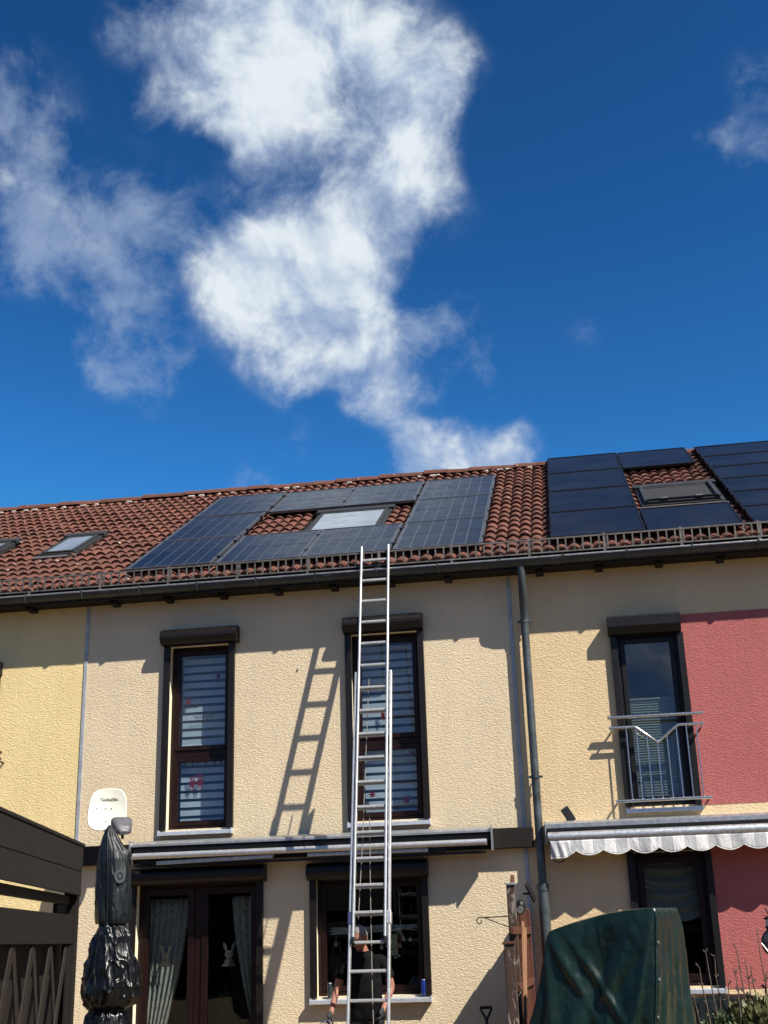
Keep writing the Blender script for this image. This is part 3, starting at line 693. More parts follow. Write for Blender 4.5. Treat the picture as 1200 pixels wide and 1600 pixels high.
# ------------------------------------------------------------------ solar panels
def solar_panel(r, label, black, group):
    x0, x1, s0, s1 = r; n0 = 0.118
    c = Vector(RF((x0+x1)/2, (s0+s1)/2, n0)); t = thing('solar_module', label, 'solar panel', c, group)
    k = MB(RF); w = 0.026
    k.box(x0, x0+w, s0, s1, n0, n0+0.038); k.box(x1-w, x1, s0, s1, n0, n0+0.038); k.box(x0+w, x1-w, s0, s0+w, n0, n0+0.038); k.box(x0+w, x1-w, s1-w, s1, n0, n0+0.038)
    k.build('frame', MT['pvframe_black' if black else 'pvframe'], t)
    MB(RF).box(x0+w, x1-w, s0+w, s1-w, n0+0.004, n0+0.03).build('laminate', MT['blackcell' if black else 'backsheet'], t)
    if not black:
        a0, a1, b0, b1 = x0+w+0.012, x1-w-0.012, s0+w+0.012, s1-w-0.012
        cw = (a1-a0)/6; ch = (b1-b0)/2; g = 0.0075
        m = MB(); m.box(-cw/2+g, cw/2-g, -ch/2+g, ch/2-g, 0, 0.003); me = m.mesh('solar_cell', MT['cell'])
        for i in range(6):
            for j in range(2):
                o = bpy.data.objects.new('solar_cell', me); COL.objects.link(o); o.parent = t
                o.matrix_local = Matrix.Translation(Vector(RF(a0+(i+0.5)*cw, b0+(j+0.5)*ch, n0+0.0302))-c) @ ROT_ROOF
    for f in (0.22, 0.78):
        s = s0+(s1-s0)*f; MB(RF).box(x0-0.01, x1+0.01, s-0.02, s+0.02, 0.07, n0-0.001).build('mounting_rail', MT['rail'], t)
        for x in ((x0, ) if black else (x0, x1)):
            MB(RF).box(x-0.018, x+0.018, s-0.025, s+0.025, n0-0.02, n0+0.044).build('clamp', MT['pvframe_black'], t)
    return t
colw = ('first column from the left', 'second column', 'third column', 'fourth column next to the bare tiles')
roww = ('bottom', 'middle', 'top')
for (ci, ri), r in BLUE.items():
    if ci in (1, 2): lab = 'blue solar panel %s the middle skylight, %s of the pair' % ('below' if ri == 0 else 'above', 'left' if ci == 1 else 'right')
    else: lab = 'blue solar panel at the %s of the %s column of the blue array' % (roww[ri], 'left' if ci == 0 else 'right')
    solar_panel(r, lab, False, 'blue gridded solar panels on the middle roof')
ordw = ('lowest', 'second lowest', 'second highest', 'highest')
for k, r in enumerate(BLACK): solar_panel(r, 'plain black solar panel, %s of the column beside the bare tile strip' % ordw[k], True, 'plain black solar panels on the right roof')
for k, r in enumerate(BLACK_MID): solar_panel(r, 'plain black solar panel directly %s the dark shaded skylight' % ('below' if k == 0 else 'above'), True, 'plain black solar panels on the right roof')
ordf = ('lowest', 'second', 'third', 'fourth', 'fifth', 'highest')
for k, r in enumerate(BLACK_FAR): solar_panel(r, 'wide black solar panel at the right picture edge, %s counted from the gutter' % ordf[k], True, 'plain black solar panels on the right roof')

# ------------------------------------------------------------------ awnings and the brown beam
def build_awning_left():
    MB().box(-6.13, -0.605, -0.13, -0.003, 2.60, 2.825).alone('wall_beam', MT['darkbrown'], 'dark brown wooden beam fixed to the wall behind the retracted awning', 'beam', bevel=0.006)
    a = thing('awning', 'retracted silver folding arm awning on the beige house behind the ladder', 'awning', (-3.2, -0.2, 2.6))
    x0, x1 = -5.36, -1.075
    MB().prism_x([(-0.135, 2.835), (-0.135, 2.85), (-0.26, 2.822), (-0.285, 2.80), (-0.285, 2.778), (-0.272, 2.778), (-0.262, 2.80), (-0.135, 2.83)], x0, x1, 0).build('cover_profile', MT['alu_dull'], a)
    MB().tube([(x0+0.02, -0.205, 2.735), (x1-0.02, -0.205, 2.735)], 0.042, 16).build('cloth_roll', MT['shadedcloth'], a)
    pr = [(-0.30+0.034*math.cos(2*math.pi*k/18)*1.0, 2.668+0.036*math.sin(2*math.pi*k/18)) for k in range(18)]
    MB().prism_x(pr, x0+0.04, x1-0.05, 0, True).build('front_bar', MT['alu'], a)
    MB().box(x1, x1+0.012, -0.31, -0.135, 2.575, 2.85).build('end_plate', MT['alu_dull'], a); MB().box(x0-0.012, x0, -0.31, -0.135, 2.575, 2.85).build('end_plate', MT['alu_dull'], a)
    for p, q in (((-5.04, -0.25, 2.585), (-3.63, -0.24, 2.612)), ((-3.22, -0.24, 2.61), (-1.80, -0.25, 2.608))):
        o = MB().bar(p, q, 0.06, 0.05).build('folding_arm', MT['alu_dull'], a, bevel=0.012)
    for p in ((-5.16, -0.23, 2.59), (-1.70, -0.23, 2.612)):
        MB().box(p[0]-0.09, p[0]+0.09, p[1]-0.04, p[1]+0.04, p[2]-0.035, p[2]+0.03).build('arm_joint', MT['black'], a, bevel=0.01)
    MB().box(-5.3, -1.15, -0.27, -0.14, 2.55, 2.575).build('torsion_bar', MT['black'], a)
MT['shadedcloth'] = mat_simple('shaded cloth', (0.03, 0.03, 0.03), 0.9, 0, 0.1, 20)  # shade inside the awnings put into a near-black cloth colour
def stripe_mat():
    m = mat_cloth('striped awning cloth', (0.80, 0.79, 0.77), (0.72, 0.71, 0.70), 0.15, 26); nt = m.node_tree
    b = nt.nodes['Principled BSDF']; src = b.inputs['Base Color'].links[0].from_socket
    g = nt.nodes.new('ShaderNodeNewGeometry'); sp = nt.nodes.new('ShaderNodeSeparateXYZ'); nt.links.new(g.outputs['Position'], sp.inputs[0])
    w = nt.nodes.new('ShaderNodeMath'); w.operation = 'PINGPONG'; nt.links.new(sp.outputs[0], w.inputs[0]); w.inputs[1].default_value = 0.125
    f = rng(nt, w.outputs[0], 0.058, 0.064, 0, 1)
    nt.links.new(mix(nt, f, src, (0.47, 0.475, 0.48)), b.inputs['Base Color'])
    wv = world_noise(nt, 9, 4, 0.5, 1.0, ((0, 0.5, 0), (1, 1, 0.5))); bump(nt, b, wv.outputs['Fac'], 0.6, 0.03); return m
def build_awning_right():
    a = thing('awning', 'silver awning with a scalloped grey and white striped valance on the right house', 'awning', (1.8, -0.2, 2.6))
    x0, x1 = -0.462, 4.35
    MB().prism_x([(-0.003, 2.83), (-0.003, 2.87), (-0.18, 2.865), (-0.225, 2.835), (-0.225, 2.79), (-0.21, 2.79), (-0.20, 2.83)], x0, x1, 0).build('cover_profile', MT['alu_dull'], a)
    MB().tube([(x0+0.03, -0.12, 2.74), (x1-0.03, -0.12, 2.74)], 0.05, 16).build('cloth_roll', MT['shadedcloth'], a)
    MB().prism_x([(-0.25, 2.64), (-0.30, 2.635), (-0.325, 2.655), (-0.33, 2.69), (-0.315, 2.73), (-0.29, 2.742), (-0.25, 2.742)], x0+0.03, x1-0.03, 0, True).build('front_bar', MT['alu_dull'], a)
    MB().box(x0, x0+0.012, -0.24, -0.003, 2.62, 2.87).build('end_plate', MT['alu_dull'], a)
    MB().box(x0+0.03, x1-0.03, -0.252, -0.10, 2.775, 2.781).build('light_stop', MT['shadedcloth'], a)  # sheet added to stop light leaking between cover and front bar
    MB().box(x0+0.03, x1-0.03, -0.256, -0.250, 2.70, 2.778).build('light_stop_strip', MT['black'], a)  # upright strip added to close the same light leak
    p = 0.305
    def val(u, v):
        x = -0.415+u*4.7; ph = ((x+0.135)/p) % 1.0
        low = 2.532-0.058*math.sin(math.pi*ph)**0.8
        if x < -0.135: low = 2.532-0.075*min(1, (-0.135-x)/0.12)**0.7
        z = 2.648+(low-2.648)*v
        y = -0.318-0.007*v*math.sin(x*21+1.3*math.sin(x*5))-0.012*v*math.sin(x*6.3+1)-0.02*v*max(0, 1-(x+0.415)/0.25)*math.sin((x+0.415)*70-v*3)
        return (x, y, z)
    o = MB().grid(val, 420, 8).build('valance', stripe_mat(), a)
    so = o.modifiers.new('solid', 'SOLIDIFY'); so.thickness = 0.003
    hem = [val(i/420, 1.0) for i in range(421)]
    MB().tube(hem, 0.006, 6).build('hem_piping', MT['whitefilm'], a)
    MB().tube([(-0.33+0.08*math.cos(t*0.6), -0.2, 2.47+0.05*math.sin(t*0.6)) for t in range(-6, 2)], 0.006, 6).build('crank_eye', MT['iron'], a)
    MB().box(-0.42, -0.34, -0.25, -0.1, 2.5, 2.64).build('arm_joint', MT['black'], a, bevel=0.01)
build_awning_left(); build_awning_right()

def build_solar_lights():
    s = thing('solar_light', 'small tilted black solar light above the striped awning', 'lamp', (-0.19, -0.14, 2.87))
    k = MB(); k.bar((-0.235, -0.16, 3.015), (-0.145, -0.12, 2.862), 0.095, 0.03, (0.3, -1, 0.2)); k.build('panel', MT['black'], s, bevel=0.005)
    MB().bar((-0.17, -0.12, 2.9), (-0.17, -0.003, 2.92), 0.03, 0.02).build('bracket', MT['black'], s)
build_solar_lights()

# ------------------------------------------------------------------ balcony railings
def railing(label, x0, x1, ztop, zmid, zbot, v, bars, mat, y=-0.15):
    r = thing('balcony_railing', label, 'railing', ((x0+x1)/2, y, zbot))
    MB().tube([(x0, y, ztop), (x1, y, ztop)], 0.021, 12).build('top_rail', MT[mat], r)
    mid = [(x0+0.005, y, zmid), (v[0]-0.03, y, zmid), (v[0], y, zmid-0.012), (v[1]-0.006, y, v[3]+0.006), (v[1], y, v[3]), (v[1]+0.006, y, v[3]+0.006), (v[2], y, zmid-0.012), (v[2]+0.03, y, zmid), (x1+0.002, y, zmid)] if v else [(x0, y, zmid), (x1, y, zmid)]
    MB().tube(mid, 0.017, 12).build('shaped_rail', MT[mat], r)
    MB().tube([(x0+0.015, y, zbot), (x1, y, zbot)], 0.019, 12).build('bottom_rail', MT[mat], r)
    for x in bars:
        zt = zmid
        if v and v[0] < x < v[2]: zt = zmid-(zmid-v[3])*(1-abs(x-v[1])/(v[1]-v[0] if x < v[1] else v[2]-v[1]))
        MB().tube([(x, y, zbot), (x, y, zt)], 0.0075, 8).build('bar', MT[mat], r)
    for x in (x0+0.03, x1-0.03):
        for z in (zmid-0.02, zbot): MB().tube([(x, y, z), (x, -0.002, z-0.01)], 0.012, 8).build('wall_bracket', MT[mat], r)
railing('stainless steel balcony railing with a V shaped rail before the upper right window', 0.346, 1.433, 4.012, 3.892, 3.06, (0.668, 0.894, 1.118, 3.70), [0.55+0.113*k for k in range(8)], 'steel')
railing('maroon balcony railing end at the left picture edge', -8.4, -7.155, 4.01, 3.93, 3.1, None, [-8.3+0.115*k for k in range(10)], 'maroonmetal')

# ------------------------------------------------------------------ ladder
def build_ladder():
    Lr = math.radians(76.4); u = Vector((0, math.cos(Lr), math.sin(Lr))); nrm = Vector((0, -math.sin(Lr), math.cos(Lr)))   # nrm points to the garden side
    P0 = Vector((0, -0.445, 5.95))
    def at(x, t, d=0.0): return Vector((x, 0, 0))+P0+u*t+nrm*d
    xc = -2.297; tb = (0.0-P0.z)/u.z+0.02
    l = thing('extension_ladder', 'long two part aluminium extension ladder leaning against the gutter', 'ladder', at(xc, tb))
    def rail(x, t0, t1, d, w, dp, nm, mt): 
        o = MB().bar(at(x, t0, d), at(x, t1, d), w, dp, nrm).build(nm, MT[mt], l, bevel=0.006); return o
    for s in (-1, 1):
        rail(xc+s*0.1675, -4.40, 0.31, 0.012, 0.024, 0.062, 'upper_rail', 'alu')
        rail(xc+s*0.2055, tb, -1.385, -0.012, 0.026, 0.068, 'lower_rail', 'alu')
    k = 0
    t = 0.115
    while t > -4.38:
        MB().bar(at(xc-0.156, t, 0.012), at(xc+0.156, t, 0.012), 0.032, 0.03, nrm).build('upper_rung', MT['alu_rung'], l, bevel=0.008); t -= 0.2838
    t = -1.602
    while t > tb+0.1:
        MB().bar(at(xc-0.192, t, -0.012), at(xc+0.192, t, -0.012), 0.032, 0.03, nrm).build('lower_rung', MT['alu_rung'], l, bevel=0.008); t -= 0.2838
    for s, mt in ((-1, 'bluecap'), (1, 'alu')):
        MB().bar(at(xc+s*0.2055, -4.26, -0.012), at(xc+s*0.2055, -4.13, -0.012), 0.044, 0.084, nrm).build('guide_bracket', MT[mt], l, bevel=0.006)
        MB().bar(at(xc+s*0.1675, -4.46, 0.012), at(xc+s*0.1675, -4.39, 0.012), 0.03, 0.066, nrm).build('rubber_foot', MT['black'], l, bevel=0.005)
        MB().bar(at(xc+s*0.2055, tb-0.02, -0.012), at(xc+s*0.2055, tb+0.09, -0.012), 0.036, 0.078, nrm).build('rubber_foot', MT['black'], l, bevel=0.005)
    for pts in ([(-2.36, -1.45), (-2.385, -2.6), (-2.40, -3.4), (-2.43, -4.2)], [(-2.33, -2.95), (-2.305, -3.9), (-2.27, -4.9), (-2.23, -5.7), (-2.22, -6.0)]):
        pp = [at(a, b, -0.06) for a, b in pts]
        MB().tube(pp, 0.0055, 6).build('rope', MT['rope'], l)
MT['alu_rung'] = mat_simple('worn aluminium rung', (0.42, 0.42, 0.41), 0.5, 0.6, 0.12, 30)
MT['bluecap'] = mat_simple('dark blue plastic', (0.03, 0.035, 0.10), 0.5, 0, 0.1, 20)
MT['rope'] = mat_simple('grey rope', (0.20, 0.185, 0.16), 0.9, 0, 0.2, 80)
build_ladder()

# ------------------------------------------------------------------ satellite dish
def text_mesh(body, size, width=None):
    cu = bpy.data.curves.new('lettering', 'FONT'); cu.body = body; cu.size = size; cu.align_x = 'CENTER'; cu.align_y = 'CENTER'; cu.offset = size*0.012; cu.resolution_u = 3
    o = bpy.data.objects.new('lettering', cu); COL.objects.link(o)
    dg = bpy.context.evaluated_depsgraph_get(); me = bpy.data.meshes.new_from_object(o.evaluated_get(dg)); bpy.data.objects.remove(o)
    xs = [v.co.x for v in me.vertices]
    if width:
        k = width/(max(xs)-min(xs))
        for v in me.vertices: v.co.x *= k
    me.materials.clear(); return me
def build_dish():
    c = Vector((-5.605, -0.45, 3.213)); d = thing('satellite_dish', 'cream satellite dish lettered TechniSat with a grey receiver head on the wall', 'satellite dish', c)
    nrm = Vector((0.16, -0.97, 0.19)).normalized(); rt = Vector((0, 0, 1)).cross(nrm).normalized()*-1
    if rt.x < 0: rt = -rt
    up = rt.cross(nrm)*-1
    if up.z < 0: up = -up
    A_, B_ = 0.222, 0.248
    def S(r, a, off=0.0):
        ca, sa = math.cos(a), math.sin(a); e = 3.3
        q = (abs(ca)**e+abs(sa)**e)**(-1/e)
        x, y = r*A_*q*ca*(1.0-0.05*(sa*q)), r*B_*q*sa
        return c+rt*x+up*y+nrm*(0.05*(r*q*0.85)**2*0.8+off-0.03)
    k = MB(); k.grid(lambda u, v: tuple(S(0.001+0.999*v, u*2*math.pi)), 48, 12, closed_u=True)
    k.grid(lambda u, v: tuple(S(1.0, u*2*math.pi, -0.014*v)+(S(1.0, u*2*math.pi)-c).normalized()*0.010*math.sin(math.pi*v)), 48, 3, closed_u=True)
    k.grid(lambda u, v: tuple(S(0.001+0.999*v, u*2*math.pi, -0.012)), 48, 6, closed_u=True)
    k.build('reflector', MT['cream'], d)
    me = text_mesh('TechniSat', 0.052, 0.225); me.materials.append(MT['ink']); t = link('lettering', me, d)
    M_ = Matrix((rt, up, nrm)).transposed().to_4x4(); t.matrix_local = Matrix.Translation(rt*(0.01)+up*0.125+nrm*(-0.014)) @ M_
    for a, b in ((-0.02, 0.02), (0.045, 0.02), (-0.01, -0.135), (-0.13, 0.02)):
        p = c+rt*a+up*b+nrm*(-0.022+0.02*(b*4)**2*0.2); MB().tube([tuple(p), tuple(p+nrm*0.008)], 0.006, 8).build('screw', MT['iron'], d)
    lo = c-up*0.235; hd = Vector((-5.255, -0.86, 2.985))
    MB().tube([tuple(lo-nrm*0.03), tuple(lo+nrm*0.05-up*0.03), tuple(hd+Vector((-0.01, 0.05, -0.10)))], 0.014, 10).build('feed_arm', MT['grey'], d)
    h = thing_part_lnb(d, hd)
    k = MB(); k.tube([tuple(c-nrm*0.05), tuple(c-nrm*0.12)], 0.05, 12); k.tube([tuple(c-nrm*0.10-up*0.15), tuple(c-nrm*0.10+up*0.08)], 0.024, 12); k.tube([tuple(c-nrm*0.10-up*0.1), (c.x-0.05, -0.002, c.z-0.12)], 0.02, 10); k.build('wall_mount', MT['grey'], d)
def thing_part_lnb(d, hd):
    # blunt wedge-shaped receiver head with a pale window facing the dish
    k = MB(); f = Vector((-0.5, 0.75, 0.35)).normalized(); r = Vector((0.86, 0.5, 0.0)).normalized(); u_ = r.cross(f)
    if u_.z < 0: u_ = -u_
    secs = [(-0.14, 0.045, 0.02, -0.05), (-0.10, 0.09, 0.05, -0.03), (0.0, 0.115, 0.068, 0.0), (0.055, 0.12, 0.06, 0.018), (0.085, 0.095, 0.04, 0.03)]
    n = 20; vs = []; fs = []
    for (o_, w, h_, sh) in secs:
        for q in range(n):
            a = 2*math.pi*q/n; ca, sa = math.cos(a), math.sin(a); e = 4.0; g = (abs(ca)**e+abs(sa)**e)**(-1/e)
            vs.append(tuple(hd+f*o_+r*w*ca*g+u_*(h_*sa*g+sh)))
    for i in range(len(secs)-1):
        for q in range(n): fs.append((i*n+q, i*n+(q+1) % n, (i+1)*n+(q+1) % n, (i+1)*n+q))
    fs.append(tuple(range(n))); fs.append(tuple((len(secs)-1)*n+q for q in range(n)))
    k.add(vs, fs, 0, False); o = k.build('receiver_head', MT['lnb'], d, bevel=0.006)
    k = MB(); k.tube([tuple(hd+Vector((0, 0, -0.03))), tuple(hd+Vector((0.0, 0.03, -0.15)))], 0.017, 10); k.build('cable_neck', MT['black'], d); return o
build_dish()

# ------------------------------------------------------------------ covered parasol
def build_parasol():
    cx, cy = -4.725, -2.4
    p = thing('parasol', 'folded garden parasol wrapped in a black vinyl cover and a bin bag', 'parasol', (cx, cy, 0))
    prof = [(2.84, 0.012, -0.075), (2.80, 0.04, -0.07), (2.72, 0.085, -0.06), (2.60, 0.13, -0.04), (2.50, 0.155, -0.025), (2.35, 0.168, -0.015), (2.15, 0.178, -0.005), (2.0, 0.182, 0.0), (1.92, 0.18, 0.0), (1.885, 0.172, 0.0)]
    def lerp(P, z):
        for (z0, r0, x0), (z1, r1, x1) in zip(P[:-1], P[1:]):
            if z <= z0 and z >= z1: t = (z0-z)/(z0-z1); return r0+(r1-r0)*t, x0+(x1-x0)*t
        return P[-1][1], P[-1][2]
    def cov(u, v):
        z = 2.84+(1.885-2.84)*v; r, xo = lerp(prof, z); a = u*2*math.pi
        n_ = noise.noise(Vector((math.cos(a)*2, math.sin(a)*2, z*3.2)))*0.10+noise.noise(Vector((math.cos(a)*5, math.sin(a)*5, z*5+3)))*0.05+0.06*(1-min(1, 5*abs(noise.noise(Vector((math.cos(a)*1.6, math.sin(a)*1.6, z*1.3+5))))))-0.05*(1-min(1, 6*abs(noise.noise(Vector((math.cos(a)*2.4+3, math.sin(a)*2.4, z*3.1))))))
        bmp = 0.34*math.exp(-((z-2.56)/0.05)**2)*max(0, math.cos(a-0.15))**14
        rr = r*(1+n_+bmp); return (cx+xo+rr*math.cos(a), cy+rr*math.sin(a)*0.85, z)
    o = MB().grid(cov, 140, 130, closed_u=True).build('cover', MT['vinyl'], p)
    seam = []
    for i in range(40):
        q = Vector(cov(0.748, 0.02+0.97*i/39)); seam.append((q.x, q.y-0.006, q.z))
    MB().tube(seam, 0.006, 6).build('seam', MT['vinyl'], o)
    # round vent patch
    pc = Vector(cov(0.86, 0.535)); nv = (Vector((pc.x-cx, (pc.y-cy)*1.3, 0))).normalized(); sx = Vector((-nv.y, nv.x, 0)); k = MB()
    for r0, r1, mt in ((0.0, 0.018, 0), (0.018, 0.03, 1), (0.03, 0.055, 0)):
        k.add([tuple(pc+nv*0.022+sx*r*math.cos(t*math.pi/12)+Vector((0, 0, 1))*r*1.25*math.sin(t*math.pi/12)) for r in (max(r0, 0.001), r1) for t in range(24)], [(t, (t+1) % 24, 24+(t+1) % 24, 24+t) for t in range(24)], mt)
    k.build('vent_patch', [MT['patch'], MT['vinyl']], o)
    prof2 = [(1.93, 0.13, 0.0), (1.86, 0.122, 0.0), (1.82, 0.15, 0.01), (1.76, 0.178, 0.015), (1.70, 0.19, 0.01), (1.55, 0.235, 0.02), (1.40, 0.268, 0.03), (1.30, 0.285, 0.035), (1.20, 0.272, 0.035), (1.13, 0.22, 0.01), (1.085, 0.155, -0.015), (1.04, 0.19, -0.02), (0.95, 0.21, -0.02), (0.8, 0.17, -0.02), (0.7, 0.1, 0.0)]
    def bag(u, v):
        z = 1.93+(0.7-1.93)*v; r, xo = lerp(prof2, z); a = u*2*math.pi; dv = Vector((math.cos(a), math.sin(a), 0))
        rid = abs(noise.noise(Vector((dv.x*2.2, dv.y*2.2, z*3.5))))*0.13+abs(noise.noise(Vector((dv.x*5, dv.y*5, z*7+9))))*0.06
        tie = 0.05*math.sin(a*13+z*9)*math.exp(-((z-1.86)/0.07)**2)+0.05*math.sin(a*11)*math.exp(-((z-1.08)/0.06)**2)
        cr = noise.noise(Vector((dv.x*1.7+4, dv.y*1.7, z*2.6+2))); cr = 0.16*(1-min(1, abs(cr)*7))+0.09*(1-min(1, abs(noise.noise(Vector((dv.x*3.4, dv.y*3.4+8, z*4.6))))*6))
        rr = r*(1.0-rid+tie+cr*0.8); return (cx+xo+rr*math.cos(a), cy-0.02+rr*math.sin(a)*0.9, z)
    MB().grid(bag, 150, 170, closed_u=True).build('bin_bag', MT['bag'], p)
    MB().tube([(cx, cy, 0.05), (cx, cy, 1.2)], 0.03, 12).build('pole', MT['alu_dull'], p)
    MB().box(cx-0.4, cx+0.4, cy-0.4, cy+0.4, 0.035, 0.1).build('base', MT['grey'], p, bevel=0.02)
MT['patch'] = mat_simple('grey vent mesh', (0.035, 0.042, 0.045), 0.6, 0, 0.1, 60)
build_parasol()

# ------------------------------------------------------------------ pergola at the left edge
def build_pergola():
    d = Vector((0.22, -0.976, 0)).normalized(); F0 = Vector((-4.70, -3.5, 0)); nr = Vector((0.976, 0.22, 0))
    p = thing('pergola', 'dark brown wooden pergola side with lattice at the lower left edge', 'pergola', tuple(F0))
    def at(t, z, o=0.0): q = F0+d*t+nr*o; return (q.x, q.y, z)
    def board(t0, t1, z0, z1, o0, o1, nm, mt):
        k = MB(); vs = [at(t, z, o) for t in (t0, t1) for o in (o0, o1) for z in (z0, z1)]
        k.add(vs, [(0, 1, 3, 2), (4, 6, 7, 5), (0, 4, 5, 1), (2, 3, 7, 6), (0, 2, 6, 4), (1, 5, 7, 3)]); return k.build(nm, MT[mt], p, bevel=0.006)
    board(-0.06, 0.06, 0.0, 2.55, -0.06, 0.06, 'post', 'pergpost'); board(3.4, 3.52, 0.0, 2.55, -0.06, 0.06, 'post', 'pergpost')
    board(0.03, 4.2, 2.325, 2.54, 0.062, 0.09, 'top_board', 'pergola'); board(0.03, 4.2, 2.115, 2.322, 0.058, 0.086, 'top_board', 'pergola')
    board(0.062, 3.39, 1.70, 1.945, -0.01, 0.04, 'cross_rail', 'pergpost')
    board(0.062, 3.39, 0.35, 0.45, -0.01, 0.04, 'cross_rail', 'pergpost')
    board(0.0, 4.2, 2.545, 2.575, -0.7, 0.1, 'roof_board', 'pergola')
    board(0.06, 4.2, 2.035, 2.112, -0.05, 0.0, 'under_roof_shade', 'pergpost'); board(0.07, 0.55, 1.95, 2.034, -0.06, -0.02, 'under_roof_shade', 'pergpost')  # dark boards added for the shaded rafters and roof underside
    board(0.066, 0.15, 0.45, 1.69, -0.005, 0.03, 'lattice_frame', 'pergpost')
    for k in range(-3, 9):                                            # crossing slats
        for s in (1, -1):
            t0, z0 = 0.25+k*0.70, 0.5; t1, z1 = t0+s*0.62, 1.68
            a, b = at(t0+(0.62 if s < 0 else 0), z0, 0.004 if s > 0 else 0.018), at(t1+(0.62 if s < 0 else 0), z1, 0.004 if s > 0 else 0.018)
            if min(t0, t0+0.62) < 0.1 or max(t0, t0+0.62) > 3.4: continue
            MB().bar(a, b, 0.10, 0.012, tuple(nr)).build('lattice_slat', MT['slat'], p)
    board(-0.35, 3.39, 0.05, 1.72, -0.14, -0.12, 'shade_sheet', 'pergola')  # dark sheet added for the shade behind the lattice
    # rafters run back to the house wall
    for t in (0.25, 1.0, 1.75, 2.5, 3.25):
        a = at(t, 2.46, -0.06); b = (a[0]-1.6, a[1]+0.1, 2.46); MB().bar(a, b, 0.06, 0.12).build('rafter', MT['pergpost'], p)
MT['slat'] = mat_wood('lattice slat', (0.020, 0.0145, 0.0105), (0.010, 0.007, 0.0055))
build_pergola()

# ------------------------------------------------------------------ blinds, curtains and stickers behind the panes
def zebra_blind(label, x0, x1, z0, z1, y, first):
    b = thing('roller_blind', label, 'blind', ((x0+x1)/2, y, z0), 'striped day and night blinds')
    MB().box(x0, x1, y+0.012, y+0.014, z0, z1).build('rear_fabric', MT['blindsheer'], b)
    z = z0+first; pitch = 0.102; i = 0
    while z < z1-0.02:
        sag = random.uniform(-0.004, 0.004)
        k = MB(); k.grid(lambda u, v: (x0+(x1-x0)*u, y+0.004*math.sin(u*3.1+z*5), z+v*0.066+sag*(u-0.5)), 8, 1); k.build('fabric_band', MT['blind'], b); z += pitch; i += 1
    MB().tube([(x0, y, z0+0.0), (x1, y, z0+0.0)], 0.01, 8).build('bottom_bar', MT['whitefilm'], b)
zebra_blind('striped blind in the upper sash of the left upstairs window', -4.925, -4.345, 4.02, 5.10, 0.225, 0.012)
zebra_blind('striped blind in the lower sash of the left upstairs window', -4.925, -4.335, 3.05, 3.87, 0.225, 0.012)
zebra_blind('striped blind in the upper sash behind the ladder', -2.62, -1.945, 4.03, 5.10, 0.225, 0.012)
zebra_blind('striped blind in the lower sash behind the ladder', -2.60, -1.94, 3.05, 3.88, 0.225, 0.012)

def star_poly(n, r0, r1, jit, rnd):
    return [((r1 if i % 2 == 0 else r0)*(1+rnd.uniform(-jit, jit))*math.cos(math.pi*i/n), (r1 if i % 2 == 0 else r0)*(1+rnd.uniform(-jit, jit))*math.sin(math.pi*i/n)) for i in range(2*n)]
def flat(mb, poly, x, y, z, t=0.0015, mat=0):
    n = len(poly); vs = [(x+a, y, z+b) for a, b in poly]+[(x+a, y-t, z+b) for a, b in poly]
    mb.add(vs, [tuple(range(n)), tuple(range(n, 2*n))[::-1]]+[(i, (i+1) % n, n+(i+1) % n, n+i) for i in range(n)], mat)
def splat(x, z, r, label, seed, y=0.172):
    rnd = random.Random(seed); mb = MB(); flat(mb, star_poly(8, r*0.48, r, 0.3, rnd), x, y, z)
    for k in range(4):
        a = rnd.uniform(0, 6.28); d = r*rnd.uniform(1.1, 1.5); flat(mb, [(r*0.1*math.cos(t), r*0.1*math.sin(t)) for t in range(6)], x+d*math.cos(a), y, z+d*math.sin(a))
    mb.alone('window_sticker', MT['redsticker'], label, 'sticker', 'red stickers on the upstairs panes')
def hand(x, z, s, label, flip, y=0.172):
    mb = MB(); f = -1 if flip else 1
    flat(mb, [(-0.035*s*f, -0.05*s), (0.035*s*f, -0.05*s), (0.045*s*f, 0.02*s), (0.03*s*f, 0.05*s), (-0.035*s*f, 0.05*s), (-0.045*s*f, 0.0)], x, y, z)
    for k, (a, l) in enumerate(((-0.034, 0.062), (-0.012, 0.075), (0.011, 0.07), (0.033, 0.055))):
        t = 0.25*(k-1.5)/1.5*s; flat(mb, [((a-0.008)*s*f, 0.056*s), ((a+0.008)*s*f, 0.056*s), ((a+0.007)*s*f+t*0.05*f, (0.056+l)*s), ((a-0.007)*s*f+t*0.05*f, (0.056+l)*s)], x, y-0.0002*k, z)
    flat(mb, [(-0.05*s*f, -0.02*s), (-0.045*s*f, 0.0), (-0.085*s*f, 0.04*s), (-0.095*s*f, 0.03*s)], x, y, z)
    for k in range(3): flat(mb, [(-0.004, 0), (0.004, 0), (0.003, -0.05*s*(1+k*0.4)), (-0.003, -0.05*s*(1+k*0.4))], x+(-0.02+0.02*k)*s, y-0.0005, z-0.052*s)
    mb.alone('window_sticker', MT['redsticker'], label, 'sticker', 'red stickers on the upstairs panes')
splat(-4.837, 4.562, 0.05, 'round red splash sticker high on the left upstairs window', 1)
hand(-4.449, 4.865, 0.55, 'faint red hand sticker at the top right of the left upstairs window', False)
hand(-4.765, 3.545, 0.75, 'left one of two red hand stickers low on the left window', True)
hand(-4.665, 3.555, 0.8, 'right one of two red hand stickers low on the left window', False)
hand(-2.351, 4.26, 0.55, 'red hand sticker in the upper pane behind the ladder', True)
splat(-2.505, 3.309, 0.052, 'red splash sticker at the lower left pane behind the ladder', 4)
splat(-2.102, 3.230, 0.062, 'spiky red splash sticker right of the ladder, lowest of all', 5)
splat(-2.020, 3.780, 0.045, 'red splash sticker at the upper right of the lower pane by ladder', 6)
